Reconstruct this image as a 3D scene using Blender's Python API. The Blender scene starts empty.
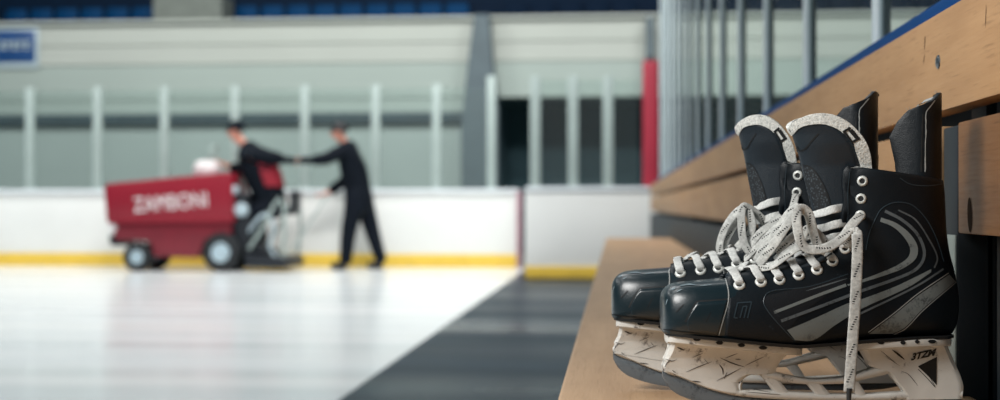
import bpy, bmesh, math, random
from mathutils import Vector, Matrix, Quaternion
from mathutils.bvhtree import BVHTree
random.seed(7)
SC = bpy.context.scene
COL = SC.collection
PI = math.pi

# ------------------------------------------------------------------ camera
F = 1300.0
CAMZ = 0.80
cd = bpy.data.cameras.new('camera'); cam = bpy.data.objects.new('camera', cd); COL.objects.link(cam)
cd.sensor_width = 36; cd.lens = F / 1000 * 36
cd.clip_start = 0.02; cd.clip_end = 200
CAM = Vector((0, 0, CAMZ))
cam.location = CAM
cam.rotation_euler = (math.radians(90) + math.atan(6 / F), 0, math.atan(116 / F))
CR = cam.rotation_euler.to_matrix()
cd.dof.use_dof = True; cd.dof.focus_distance = 1.285; cd.dof.aperture_fstop = 4.6
SC.camera = cam

def ray(px, py):
    return (CR @ Vector(((px - 500) / F, (200 - py) / F, -1))).normalized()
def at(px, py, Y):
    d = ray(px, py)
    return CAM + d * (Y / d.y)

# ------------------------------------------------------------------ materials
def srgb(r, g, b):
    f = lambda c: (c / 255 / 12.92) if c / 255 <= 0.04045 else ((c / 255 + 0.055) / 1.055) ** 2.4
    return (f(r), f(g), f(b), 1)

class NT:
    def __init__(s, name):
        s.m = bpy.data.materials.new(name); s.m.use_nodes = True
        s.t = s.m.node_tree; s.n = s.t.nodes; s.l = s.t.links
        s.b = s.n['Principled BSDF']
    def node(s, typ, **kw):
        n = s.n.new(typ)
        for k, v in kw.items():
            if k in n.inputs.keys(): n.inputs[k].default_value = v
            else: setattr(n, k, v)
        return n
    def link(s, a, b): s.l.new(a, b)
    def coord(s, which='Object', scale=(1, 1, 1), rot=(0, 0, 0)):
        tc = s.node('ShaderNodeTexCoord'); mp = s.node('ShaderNodeMapping')
        mp.inputs['Scale'].default_value = scale; mp.inputs['Rotation'].default_value = rot
        s.link(tc.outputs[which], mp.inputs['Vector']); return mp.outputs['Vector']
    def noise(s, vec, scale, detail=3, rough=0.55):
        n = s.node('ShaderNodeTexNoise', Scale=scale, Detail=detail, Roughness=rough)
        s.link(vec, n.inputs['Vector']); return n.outputs['Fac']
    def ramp(s, fac, stops):
        r = s.node('ShaderNodeValToRGB'); e = r.color_ramp.elements
        e[0].position, e[0].color = stops[0]; e[1].position, e[1].color = stops[-1]
        for p, c in stops[1:-1]:
            x = e.new(p); x.color = c
        s.link(fac, r.inputs['Fac']); return r.outputs['Color']
    def mix(s, fac, a, b):
        n = s.node('ShaderNodeMix', data_type='RGBA')
        if isinstance(fac, float): n.inputs[0].default_value = fac
        else: s.link(fac, n.inputs[0])
        for i, v in ((6, a), (7, b)):
            if isinstance(v, tuple): n.inputs[i].default_value = v
            else: s.link(v, n.inputs[i])
        return n.outputs[2]
    def math(s, op, a, b=0.0, c=0.0):
        n = s.node('ShaderNodeMath', operation=op)
        for i, v in enumerate((a, b, c)):
            if isinstance(v, (int, float)): n.inputs[i].default_value = v
            else: s.link(v, n.inputs[i])
        return n.outputs[0]
    def bump(s, h, strength=0.3, dist=0.001):
        b = s.node('ShaderNodeBump', Strength=strength, Distance=dist)
        s.link(h, b.inputs['Height']); s.link(b.outputs['Normal'], s.b.inputs['Normal'])
    def color(s, c):
        if isinstance(c, tuple): s.b.inputs['Base Color'].default_value = c
        else: s.link(c, s.b.inputs['Base Color'])
    def rough(s, r):
        if isinstance(r, (int, float)): s.b.inputs['Roughness'].default_value = r
        else: s.link(r, s.b.inputs['Roughness'])

def simple(name, c, rough=0.5, metal=0.0, var=0.12, scale=6, bump=0.0, bscale=400, spec=0.5):
    m = NT(name); v = m.coord()
    n = m.noise(v, scale, 4)
    lo = tuple(x * (1 - var) for x in c[:3]) + (1,); hi = tuple(min(1, x * (1 + var)) for x in c[:3]) + (1,)
    m.color(m.ramp(n, [(0.3, lo), (0.7, hi)])); m.rough(rough); m.b.inputs['Metallic'].default_value = metal
    m.b.inputs['Specular IOR Level'].default_value = spec
    if bump: m.bump(m.noise(v, bscale, 2), bump)
    return m.m

def scuffed(name, c, scuff, rough=0.4, amount=0.64, scale=30, fine=180, bump=0.25, spec=0.5, coat=0.0):
    """A worn surface: base colour, pale rubbed specks, fine grain."""
    m = NT(name); v = m.coord()
    a = m.noise(v, scale, 6, 0.7); b = m.noise(v, fine, 4, 0.6)
    mk = m.math('MULTIPLY', m.ramp(a, [(amount, (0, 0, 0, 1)), (min(1, amount + 0.12), (1, 1, 1, 1))]),
                m.ramp(b, [(0.42, (0, 0, 0, 1)), (0.6, (1, 1, 1, 1))]))
    m.color(m.mix(mk, c, scuff))
    m.rough(m.math('ADD', m.math('MULTIPLY', a, 0.25), rough - 0.1))
    m.b.inputs['Specular IOR Level'].default_value = spec
    m.b.inputs['Coat Weight'].default_value = coat; m.b.inputs['Coat Roughness'].default_value = 0.25
    m.bump(m.math('ADD', b, m.noise(v, 900, 2)), bump, 0.0006)
    return m.m

def wood(name, c_dark, c_light, rough=0.5, axis=1):
    m = NT(name)
    sc = [1, 1, 1]; sc = [9, 9, 9]; sc[axis] = 0.8
    v = m.coord('Object', tuple(sc))
    g = m.noise(v, 3.0, 6, 0.62)
    sc2 = [90, 90, 90]; sc2[axis] = 5
    v2 = m.coord('Object', tuple(sc2))
    fine = m.noise(v2, 3.0, 3, 0.6)
    col = m.ramp(g, [(0.25, c_dark), (0.75, c_light)])
    dk = tuple(x * 0.62 for x in c_dark[:3]) + (1,)
    col = m.mix(m.ramp(fine, [(0.58, (0, 0, 0, 1)), (0.74, (0.55, 0.55, 0.55, 1))]), col, dk)
    blot = m.noise(m.coord('Object', (2.2, 2.2, 2.2)), 2.0, 3)
    col = m.mix(m.ramp(blot, [(0.4, (0, 0, 0, 1)), (0.75, (0.3, 0.3, 0.3, 1))]), col, dk)
    m.color(col); m.rough(m.math('ADD', m.math('MULTIPLY', fine, 0.2), rough - 0.08))
    m.bump(fine, 0.35, 0.0008)
    return m.m

M = {}
M['ice'] = None
def make_ice():
    m = NT('ice'); v = m.coord('Object', (0.25, 1.6, 1))
    n = m.noise(v, 1.0, 5, 0.6)
    m.color(m.ramp(n, [(0.25, srgb(212, 219, 222)), (0.6, srgb(232, 235, 235))]))
    n2 = m.noise(m.coord('Object', (0.15, 2.5, 1)), 1.3, 3)
    m.rough(m.math('ADD', m.math('MULTIPLY', n2, 0.34), 0.03))
    m.bump(m.noise(m.coord('Object', (0.6, 4, 1)), 3.0, 4), 0.12, 0.01)
    m.b.inputs['IOR'].default_value = 1.31
    m.b.inputs['Specular IOR Level'].default_value = 0.6
    return m.m
M['ice'] = make_ice()
def make_rubber():
    m = NT('rubber'); n = m.noise(m.coord('Object', (0.5, 2.0, 1)), 1.2, 4)
    m.color(m.ramp(n, [(0.35, srgb(22, 36, 48)), (0.7, srgb(38, 54, 66))]))
    m.rough(m.math('ADD', m.math('MULTIPLY', m.noise(m.coord('Object', (0.15, 0.9, 1)), 1.1, 2), 0.7), 0.02))
    m.bump(m.noise(m.coord(), 150, 2), 0.2, 0.001); m.b.inputs['Specular IOR Level'].default_value = 0.3
    return m.m
M['rubber'] = make_rubber()
M['seat_wood'] = wood('seat_wood', srgb(166, 132, 98), srgb(194, 160, 124), 0.42)
M['back_wood'] = wood('back_wood', srgb(162, 122, 82), srgb(190, 150, 108), 0.5)
M['low_wood'] = wood('low_wood', srgb(98, 62, 26), srgb(128, 84, 40), 0.5)  # orange-brown, with the light's falloff darkened into the colour
M['knot'] = simple('knot', srgb(44, 28, 14), 0.9, var=0.3, scale=60, spec=0.1)
M['steel_post'] = simple('steel_post', srgb(22, 30, 36), 0.6, 0.0)
M['dark_panel'] = simple('dark_panel', srgb(36, 46, 52), 0.6)
M['board'] = simple('board', srgb(226, 227, 224), 0.3, var=0.03, scale=1.5)
M['board_ledge'] = simple('board_ledge', srgb(226, 232, 236), 0.35, var=0.03)
M['yellow'] = simple('yellow', srgb(222, 186, 72), 0.4, var=0.06)
M['blue'] = simple('blue', srgb(0, 60, 116), 0.5, var=0.06, spec=0.15)
M['alu'] = simple('alu', srgb(162, 176, 172), 0.45, 0.1, var=0.05)
M['post_bright'] = simple('post_bright', srgb(214, 226, 230), 0.4, var=0.04)
M['tongue'] = scuffed('tongue', srgb(22, 32, 40), srgb(60, 72, 80), 0.45, 0.66, 40, 300, 0.3)
M['bolt'] = simple('bolt', srgb(120, 126, 130), 0.3, 0.9, var=0.3, scale=300)
M['strip_pale'] = simple('strip_pale', srgb(150, 160, 154), 0.5, var=0.05)
M['alu_shade'] = simple('alu_shade', srgb(46, 60, 66), 0.5, 0.2)
M['red_pad'] = simple('red_pad', srgb(168, 42, 62), 0.5, var=0.06)
M['joint'] = simple('joint', srgb(158, 120, 130), 0.5)
M['wall_up'] = simple('wall_up', srgb(172, 177, 170), 0.7, var=0.03, scale=0.7)
M['wall_mid'] = simple('wall_mid', srgb(156, 168, 162), 0.7, var=0.03, scale=0.7)
M['wall_low'] = simple('wall_low', srgb(154, 166, 163), 0.7, var=0.06, scale=0.5)
M['wall_dark'] = simple('wall_dark', srgb(48, 66, 72), 0.7)
M['recess'] = simple('recess', srgb(62, 90, 98), 0.8)
M['column'] = simple('column', srgb(78, 92, 98), 0.6)
M['concrete'] = simple('concrete', srgb(104, 110, 104), 0.8)
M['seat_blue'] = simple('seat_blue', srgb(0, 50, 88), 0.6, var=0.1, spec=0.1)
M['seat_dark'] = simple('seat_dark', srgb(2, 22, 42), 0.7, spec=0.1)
M['sign_blue'] = simple('sign_blue', srgb(22, 66, 118), 0.4)
M['sign_white'] = simple('sign_white', srgb(172, 188, 194), 0.4, var=0.03)
M['red_paint'] = simple('red_paint', srgb(138, 24, 42), 0.35, var=0.05)
M['red_dark'] = simple('red_dark', srgb(120, 24, 40), 0.4)
M['white_paint'] = simple('white_paint', srgb(226, 222, 222), 0.45, var=0.03)
M['tyre'] = simple('tyre', srgb(22, 26, 30), 0.7)
M['hub'] = simple('hub', srgb(190, 208, 216), 0.4, 0.2)
M['black_plastic'] = simple('black_plastic', srgb(20, 26, 34), 0.5)
M['jacket'] = simple('jacket', srgb(10, 17, 26), 0.8, var=0.15, scale=12, spec=0.15)
M['trouser'] = simple('trouser', srgb(11, 18, 28), 0.8, var=0.15, scale=12, spec=0.15)
M['red_cloth'] = simple('red_cloth', srgb(140, 22, 40), 0.8)
M['skin'] = simple('skin', srgb(205, 140, 120), 0.5, var=0.05)
M['hair'] = simple('hair', srgb(24, 22, 24), 0.6)
M['shoe'] = simple('shoe', srgb(18, 20, 24), 0.5)

M['boot'] = scuffed('boot', srgb(9, 17, 23), srgb(60, 72, 80), 0.42, 0.66, 40, 300, 0.3, spec=0.3)
M['toe'] = scuffed('toe', srgb(11, 28, 34), srgb(96, 114, 120), 0.30, 0.58, 26, 160, 0.22, coat=0.35)
M['boot_fabric'] = scuffed('boot_fabric', srgb(16, 20, 25), srgb(42, 48, 54), 0.6, 0.6, 60, 500, 0.5, spec=0.3)
M['groove'] = simple('groove', srgb(7, 10, 13), 0.6, var=0.1)
M['edge'] = simple('edge', srgb(32, 46, 54), 0.45)
M['thread'] = simple('thread', srgb(150, 152, 150), 0.7)
M['stripe'] = scuffed('stripe', srgb(112, 118, 117), srgb(64, 67, 68), 0.45, 0.5, 60, 420, 0.2)
M['stripe_dim'] = scuffed('stripe_dim', srgb(86, 92, 95), srgb(42, 46, 48), 0.5, 0.5, 60, 420, 0.2)
M['felt'] = None
def make_felt():
    m = NT('felt'); v = m.coord()
    n = m.noise(v, 420, 3, 0.7); n2 = m.noise(v, 70, 5, 0.75)
    c = m.ramp(n, [(0.3, srgb(176, 178, 174)), (0.62, srgb(236, 236, 230))])
    c = m.mix(m.ramp(n2, [(0.61, (0, 0, 0, 1)), (0.68, (0.85, 0.85, 0.85, 1))]), c, srgb(52, 54, 54))
    m.color(c); m.rough(0.95); m.b.inputs['Specular IOR Level'].default_value = 0.1
    m.bump(n, 0.9, 0.0015); return m.m
M['felt'] = make_felt()
def make_mesh_fabric():
    m = NT('mesh_fabric'); vn = m.node('ShaderNodeTexVoronoi', Scale=420.0)
    m.link(m.coord(), vn.inputs['Vector'])
    m.color(m.ramp(vn.outputs['Distance'], [(0.2, srgb(58, 66, 72)), (0.5, srgb(15, 20, 24))]))
    m.rough(0.7); m.bump(vn.outputs['Distance'], -0.8, 0.001); return m.m
M['mesh_fabric'] = make_mesh_fabric()
def make_holder():
    m = NT('holder'); v = m.coord()
    a = m.noise(v, 38, 6, 0.72); b = m.noise(v, 230, 4, 0.65)
    c = m.ramp(m.noise(v, 14, 3), [(0.3, srgb(196, 194, 188)), (0.7, srgb(226, 223, 216))])
    mk = m.math('MULTIPLY', m.ramp(a, [(0.56, (0, 0, 0, 1)), (0.66, (1, 1, 1, 1))]), m.ramp(b, [(0.42, (0, 0, 0, 1)), (0.58, (1, 1, 1, 1))]))
    c = m.mix(mk, c, srgb(70, 62, 58))
    st = m.noise(m.coord('Object', (1, 1, 1), (0, 0.5, 0)), 9, 3)
    c = m.mix(m.ramp(st, [(0.55, (0, 0, 0, 1)), (0.8, (0.4, 0.4, 0.4, 1))]), c, srgb(150, 132, 118))
    m.color(c); m.rough(0.42); m.bump(m.math('ADD', a, b), 0.25, 0.0008); return m.m
M['holder'] = make_holder()
M['scratch'] = simple('scratch', srgb(58, 50, 46), 0.6, var=0.3, scale=200)
M['runner'] = scuffed('runner', srgb(98, 106, 112), srgb(52, 56, 60), 0.38, 0.5, 50, 300, 0.3)
M['eyelet'] = simple('eyelet', srgb(208, 210, 205), 0.35, 0.15, var=0.08, scale=300)
def make_lace(name='lace', lo=(168, 168, 164), hi=(220, 220, 215), tracer=True):
    m = NT(name); uv = m.node('ShaderNodeUVMap'); uv.uv_map = 'lace'
    sp = m.node('ShaderNodeSeparateXYZ'); m.link(uv.outputs['UV'], sp.inputs[0])
    u, v = sp.outputs[0], sp.outputs[1]
    ph = m.math('MULTIPLY', u, 1.0)
    # the dark woven tracer: a zigzag of short dashes
    zig = m.math('PINGPONG', m.math('MULTIPLY', u, 40.0), 0.5)
    d = m.math('ABSOLUTE', m.math('SUBTRACT', m.math('ADD', m.math('MULTIPLY', zig, 0.7), 0.32), v))
    band = m.math('LESS_THAN', d, 0.085)
    dash = m.math('LESS_THAN', m.math('FRACT', m.math('MULTIPLY', u, 420.0)), 0.52)
    gate = m.math('LESS_THAN', m.math('FRACT', m.math('MULTIPLY', u, 40.0)), 0.55)
    mk = m.math('MULTIPLY', m.math('MULTIPLY', band, dash), gate)
    n = m.noise(m.coord(), 300, 4, 0.7)
    n2 = m.noise(m.coord(), 55, 4, 0.6)
    c = m.ramp(n, [(0.3, srgb(*lo)), (0.7, srgb(*hi))])
    c = m.mix(m.ramp(n2, [(0.45, (0, 0, 0, 1)), (0.75, (0.6, 0.6, 0.6, 1))]), c, srgb(120, 120, 118))
    m.color(m.mix(mk, c, srgb(26, 27, 30)) if tracer else c)
    w = m.node('ShaderNodeTexWave', Scale=1.0); w.bands_direction = 'X'
    mp = m.node('ShaderNodeMapping'); mp.inputs['Scale'].default_value = (260, 5, 1)
    m.link(uv.outputs['UV'], mp.inputs['Vector']); m.link(mp.outputs[0], w.inputs['Vector'])
    m.bump(m.math('ADD', w.outputs['Fac'], n), 0.55, 0.0006); m.rough(0.9)
    m.b.inputs['Specular IOR Level'].default_value = 0.15
    return m.m
M['lace'] = make_lace()
M['lace_plain'] = make_lace('lace_plain', (186, 187, 184), (228, 228, 224), False)
M['aglet'] = simple('aglet', srgb(38, 42, 44), 0.35)
def make_glass():
    m = NT('rink_glass'); n = m.n; t = m.t
    n.remove(m.b)
    tr = m.node('ShaderNodeBsdfTransparent'); tr.inputs[0].default_value = (0.93, 0.965, 0.955, 1)
    gl = m.node('ShaderNodeBsdfGlossy'); gl.inputs['Roughness'].default_value = 0.35
    mx = m.node('ShaderNodeMixShader'); mx.inputs[0].default_value = 0.04
    m.link(tr.outputs[0], mx.inputs[1]); m.link(gl.outputs[0], mx.inputs[2])
    m.link(mx.outputs[0], n['Material Output'].inputs['Surface'])
    return m.m
M['glass'] = make_glass()

# ------------------------------------------------------------------ mesh helpers
class MB:
    def __init__(s): s.v = []; s.f = []
    def add(s, vs, fs):
        o = len(s.v); s.v += [Vector(p) for p in vs]; s.f += [tuple(i + o for i in f) for f in fs]
    def grid(s, rows, closed=False, caps=False):
        nu, nv = len(rows), len(rows[0]); vs = [p for r in rows for p in r]; fs = []
        for i in range(nu - 1):
            for j in range(nv if closed else nv - 1):
                k = (j + 1) % nv
                fs.append((i * nv + j, i * nv + k, (i + 1) * nv + k, (i + 1) * nv + j))
        if caps:
            fs.append(tuple(range(nv - 1, -1, -1))); fs.append(tuple((nu - 1) * nv + j for j in range(nv)))
        s.add(vs, fs)
    def box(s, x0, x1, y0, y1, z0, z1, bev=0.0, seg=2):
        bm = bmesh.new(); bmesh.ops.create_cube(bm, size=1)
        bmesh.ops.transform(bm, matrix=Matrix.Translation(((x0 + x1) / 2, (y0 + y1) / 2, (z0 + z1) / 2)) @ Matrix.Diagonal((x1 - x0, y1 - y0, z1 - z0, 1)), verts=bm.verts)
        if bev: bmesh.ops.bevel(bm, geom=list(bm.edges), offset=bev, segments=seg, affect='EDGES', profile=0.6)
        s.take(bm)
    def take(s, bm, mat=None):
        bm.verts.index_update()
        s.add([(mat @ v.co) if mat else v.co.copy() for v in bm.verts], [tuple(v.index for v in f.verts) for f in bm.faces]); bm.free()
    def prism(s, poly, y0, y1, bev=0.0):
        """poly: (x, z) outline, extruded from y0 to y1."""
        bm = bmesh.new(); vs = [bm.verts.new((x, y0, z)) for x, z in poly]
        f = bm.faces.new(vs); r = bmesh.ops.extrude_face_region(bm, geom=[f])
        bmesh.ops.translate(bm, vec=(0, y1 - y0, 0), verts=[g for g in r['geom'] if isinstance(g, bmesh.types.BMVert)])
        bmesh.ops.recalc_face_normals(bm, faces=bm.faces)
        if bev: bmesh.ops.bevel(bm, geom=list(bm.edges), offset=bev, segments=2, affect='EDGES', profile=0.6)
        s.take(bm)
    def lathe(s, prof, n=28, mat=None, caps=True):
        """prof: (radius, height) about local z."""
        rows = []
        for r, h in prof:
            rows.append([Vector((r * math.cos(2 * PI * k / n), r * math.sin(2 * PI * k / n), h)) for k in range(n)])
        if mat: rows = [[mat @ p for p in r] for r in rows]
        s.grid(rows, True, caps)
    def tube(s, pts, r, n=8):
        pts = [Vector(p) for p in pts]; rows = []; prev = None
        for i, p in enumerate(pts):
            t = (pts[min(i + 1, len(pts) - 1)] - pts[max(i - 1, 0)]).normalized()
            if prev is None: a = t.orthogonal().normalized()
            else: a = (prev - t * prev.dot(t)).normalized()
            prev = a; b = t.cross(a); rr = r[i] if isinstance(r, list) else r
            rows.append([p + (a * math.cos(2 * PI * k / n) + b * math.sin(2 * PI * k / n)) * rr for k in range(n)])
        s.grid(rows, True, True)
    def build(s, name, mat, parent=None, smooth=True, loc=None):
        me = bpy.data.meshes.new(name); org = Vector(loc) if loc else Vector((0, 0, 0))
        me.from_pydata([tuple(v - org) for v in s.v], [], s.f); me.update()
        bm = bmesh.new(); bm.from_mesh(me); bmesh.ops.recalc_face_normals(bm, faces=bm.faces); bm.to_mesh(me); bm.free()
        if mat: me.materials.append(mat)
        o = bpy.data.objects.new(name, me); COL.objects.link(o); o.location = org
        if parent: o.parent = parent
        if smooth:
            for p in me.polygons: p.use_smooth = True
            me.set_sharp_from_angle(angle=math.radians(38))
        return o

def islands(mb, name, mat, parent, **k):
    """each separate piece of mb becomes a part of its own"""
    up = list(range(len(mb.v)))
    def find(a):
        while up[a] != a: up[a] = up[up[a]]; a = up[a]
        return a
    for f in mb.f:
        for i in f[1:]: up[find(i)] = find(f[0])
    groups = {}
    for f in mb.f: groups.setdefault(find(f[0]), []).append(f)
    for fs in groups.values():
        ids = sorted({i for f in fs for i in f}); mp = {a: n for n, a in enumerate(ids)}
        m = MB(); m.add([mb.v[i] for i in ids], [tuple(mp[i] for i in f) for f in fs]); m.build(name, mat, parent, **k)
def thing(name, label, cat, loc=(0, 0, 0), rz=0, group=None):
    o = bpy.data.objects.new(name, None); COL.objects.link(o); o.empty_display_size = 0.05
    o.location = loc; o.rotation_euler = (0, 0, rz); tag(o, label, cat, group); return o
def tag(o, label=None, cat=None, group=None, kind=None):
    if label: o['label'] = label
    if cat: o['category'] = cat
    if group: o['group'] = group
    if kind: o['kind'] = kind
    return o
def part(mb, name, mat, root, **k):
    """build geometry given in world space, parented to a thing that is not rotated"""
    o = mb.build(name, mat, **k); o.parent = root
    o.location = Vector(o.location) - Vector(root.location); return o
def text_mesh(body, size, extrude=0.0, shear=0.0, space=1.0, fat=0.02):
    cu = bpy.data.curves.new('t', 'FONT'); cu.body = body; cu.size = size; cu.extrude = extrude; cu.shear = shear
    cu.align_x = 'CENTER'; cu.align_y = 'CENTER'; cu.space_character = space
    cu.offset = size * fat
    ob = bpy.data.objects.new('t', cu); COL.objects.link(ob)
    me = bpy.data.meshes.new_from_object(ob.evaluated_get(bpy.context.evaluated_depsgraph_get()))
    bpy.data.objects.remove(ob); bpy.data.curves.remove(cu); return me

def cr(pts, n):
    """Catmull-Rom through pts, n samples even in chord length"""
    P = [Vector(p) for p in pts]
    if len(P) == 2: return [P[0].lerp(P[1], i / (n - 1)) for i in range(n)]
    d = [0]
    for a, b in zip(P, P[1:]): d.append(d[-1] + max(1e-9, (b - a).length))
    out = []
    for i in range(n):
        s = d[-1] * i / (n - 1); k = 0
        while k < len(P) - 2 and d[k + 1] < s: k += 1
        t = (s - d[k]) / (d[k + 1] - d[k])
        def tan(j):
            if j == 0: return (P[1] - P[0]) / (d[1] - d[0])
            if j == len(P) - 1: return (P[-1] - P[-2]) / (d[-1] - d[-2])
            return (P[j + 1] - P[j - 1]) / (d[j + 1] - d[j - 1])
        h = d[k + 1] - d[k]; m0 = tan(k) * h; m1 = tan(k + 1) * h
        t2, t3 = t * t, t * t * t
        out.append(P[k] * (2 * t3 - 3 * t2 + 1) + m0 * (t3 - 2 * t2 + t) + P[k + 1] * (-2 * t3 + 3 * t2) + m1 * (t3 - t2))
    return out
def interp(x, tab):
    if x <= tab[0][0]: return tab[0][1]
    for (a, va), (b, vb) in zip(tab, tab[1:]):
        if x <= b: return va + (vb - va) * (x - a) / (b - a)
    return tab[-1][1]

# ------------------------------------------------------------------ the rink floor
SEATZ = CAMZ - 0.2015
EDGE = -1.14            # ice meets the rubber walkway
def struct(mb, name, mat, smooth=False):
    o = mb.build(name, mat, smooth=smooth); o['kind'] = 'structure'; return o
b = MB(); b.box(-14, EDGE, -1.5, 17.0, -0.12, 0.0); struct(b, 'floor_ice', M['ice'])
b = MB(); b.box(EDGE, 3.2, -1.5, 17.0, -0.12, 0.0); struct(b, 'floor', M['rubber'])
b = MB(); b.box(-14, 9, 17.0, 25, -0.12, -0.02); struct(b, 'floor_stand', M['concrete'])

# ------------------------------------------------------------------ the far wall under the stand
WY = 22.0
def wz(py, Y=WY): return at(500, py, Y).z
def wx(px, Y=WY): return at(px, 206, Y).x
XL, XR = -13.5, 8.0
XC = wx(496)            # the opening starts here
ztop = wz(19.5)
b = MB()
b.box(XL, XR, WY, WY + 0.3, wz(62), ztop)
b.box(XL, XR, WY - 0.03, WY, wz(41), wz(40)); b.box(XL, XR, WY - 0.03, WY, wz(61), wz(60))
b.box(XL, XR, WY - 0.12, WY + 0.3, ztop, ztop + 0.05)
struct(b, 'wall_back', M['wall_up'])
b = MB(); b.box(XL, XR, WY - 0.01, WY + 0.29, wz(97), wz(62)); struct(b, 'wall_back_band', M['wall_mid'])
b = MB(); b.box(XL, XC, WY + 0.02, WY + 0.3, wz(123), wz(97)); struct(b, 'wall_back_panel', M['wall_mid'])
b = MB(); b.box(XL, wx(464), WY + 0.04, WY + 0.3, 0, wz(123)); struct(b, 'wall_back_base', M['wall_low'])
b = MB(); b.box(XL, wx(464), WY - 0.10, WY + 0.04, wz(123), wz(112), 0.02); struct(b, 'trim_1', M['wall_dark'])
b = MB(); b.box(XC, XR, WY + 2.2, WY + 2.4, 0, wz(90)); b.box(XC - 0.2, XC, WY + 0.3, WY + 2.4, 0, wz(90)); b.box(XC, XR, WY + 0.3, WY + 2.4, wz(97), wz(90))
struct(b, 'wall_recess', M['recess'])
# the raking pillar beside the opening
b = MB(); pp = [(474, 14), (489, 14), (492, 60), (498, 110), (498, 250), (461, 250), (461, 125), (468, 60)]
b.prism([(at(x, y, WY - 0.4).x, max(0.0, at(x, y, WY - 0.4).z)) for x, y in pp], WY - 0.4, WY - 0.02, 0.02); struct(b, 'column_stand', M['column'])
b = MB(); pp = [(646, 16), (654, 16), (655, 62), (650, 96), (642, 96), (646, 50)]
b.prism([(at(x, y, WY - 0.4).x, at(x, y, WY - 0.4).z) for x, y in pp], WY - 0.4, WY - 0.02, 0.02); struct(b, 'beam_stand', M['column'])
# the stand above the wall: steps and seats
b = MB(); b.box(XL, XR, WY + 0.3, WY + 1.1, ztop - 0.6, ztop - 0.35); b.box(XL, XR, WY + 1.1, WY + 1.25, ztop - 0.4, ztop + 1.1)
struct(b, 'floor_upper', M['seat_dark'])
b = MB(); b.box(wx(146), wx(216), WY + 0.32, WY + 1.05, ztop - 0.3, ztop + 0.55, 0.02); struct(b, 'trim_2', M['concrete'])
ORD = ['first', 'second', 'third', 'fourth', 'fifth', 'sixth', 'seventh', 'eighth', 'ninth', 'tenth', 'eleventh', 'twelfth', 'thirteenth', 'fourteenth', 'fifteenth', 'sixteenth', 'seventeenth', 'eighteenth', 'nineteenth', 'twentieth']
def make_stand_seat(mat):
    root = thing('stadium_seat', 'x', 'seat', (0, 0, 0))
    m = MB(); rows = []
    for i in range(9):
        t = i / 8; z = -0.18 + 0.62 * t; yy = 0.30 + 0.10 * t * t; w = 0.215 - 0.03 * max(0, t - 0.7) / 0.3
        rows.append([Vector((w * (k / 6 - 1), yy - 0.035 * (1 - (k / 6 - 1) ** 2) + (0.02 if 1 else 0), z)) for k in range(13)])
    back = [[p + Vector((0, 0.03, 0)) for p in r] for r in rows]
    loop = [rows[i] + back[i][::-1] for i in range(9)]
    m.grid(loop, True, True); m.build('backrest', mat, root)
    m = MB(); rows = []
    for i in range(7):
        t = i / 6; rows.append([Vector((0.215 * (k / 6 - 1), 0.32 - 0.40 * t, -0.18 + 0.02 * (k / 6 - 1) ** 2 + 0.02 * t)) for k in range(13)])
    low = [[p - Vector((0, 0, 0.035)) for p in r] for r in rows]
    m.grid([rows[i] + low[i][::-1] for i in range(7)], True, True); m.build('seat_pan', mat, root)
    m = MB(); m.box(-0.03, 0.03, 0.05, 0.3, -0.36, -0.2, 0.005); m.build('bracket', M['black_plastic'], root)
    return root
def copy_tree(o, parent=None):
    c = o.copy(); COL.objects.link(c)
    if parent: c.parent = parent
    for ch in list(o.children): copy_tree(ch, c)
    return c
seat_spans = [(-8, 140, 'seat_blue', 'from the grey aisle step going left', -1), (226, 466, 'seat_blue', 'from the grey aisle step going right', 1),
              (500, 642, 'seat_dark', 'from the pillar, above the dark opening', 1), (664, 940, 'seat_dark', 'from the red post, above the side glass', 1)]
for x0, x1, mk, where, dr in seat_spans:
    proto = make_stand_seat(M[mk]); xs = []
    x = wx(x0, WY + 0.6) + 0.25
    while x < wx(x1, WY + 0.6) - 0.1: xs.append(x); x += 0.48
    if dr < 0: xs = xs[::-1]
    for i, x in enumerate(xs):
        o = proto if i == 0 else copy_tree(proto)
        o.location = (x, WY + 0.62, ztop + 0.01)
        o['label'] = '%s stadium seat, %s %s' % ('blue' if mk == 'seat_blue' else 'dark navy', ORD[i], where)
        o['group'] = 'stadium seats above the far wall'
# blue sign
sx0, sx1 = wx(-14), wx(40)
sg = thing('wall_sign', 'blue sign with a pale frame and pale lettering high on the grey far wall', 'sign', ((sx0 + sx1) / 2, WY - 0.03, wz(44)))
b = MB(); b.box(sx0, sx1, WY - 0.07, WY - 0.03, wz(64), wz(22), 0.02); part(b, 'frame', M['sign_white'], sg)
b = MB(); b.box(sx0 + 0.06, sx1 - 0.06, WY - 0.085, WY - 0.06, wz(58), wz(25), 0.01); part(b, 'panel', M['sign_blue'], sg)
b = MB()
for k in range(5):                                                     # blurred, unreadable characters
    x = wx(4 + k * 6.2); w = 0.055
    b.box(x - w * 0.7, x - w * 0.1, WY - 0.1, WY - 0.084, wz(45), wz(36)); b.box(x + w * 0.1, x + w * 0.7, WY - 0.1, WY - 0.084, wz(45 - (k % 2) * 4), wz(36))
    b.box(x - w * 0.7, x + w * 0.7, WY - 0.1, WY - 0.084, wz(41.5 + (k % 3) - 1), wz(39.5 + (k % 3) - 1))
part(b, 'lettering', M['sign_white'], sg, smooth=False)

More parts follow.
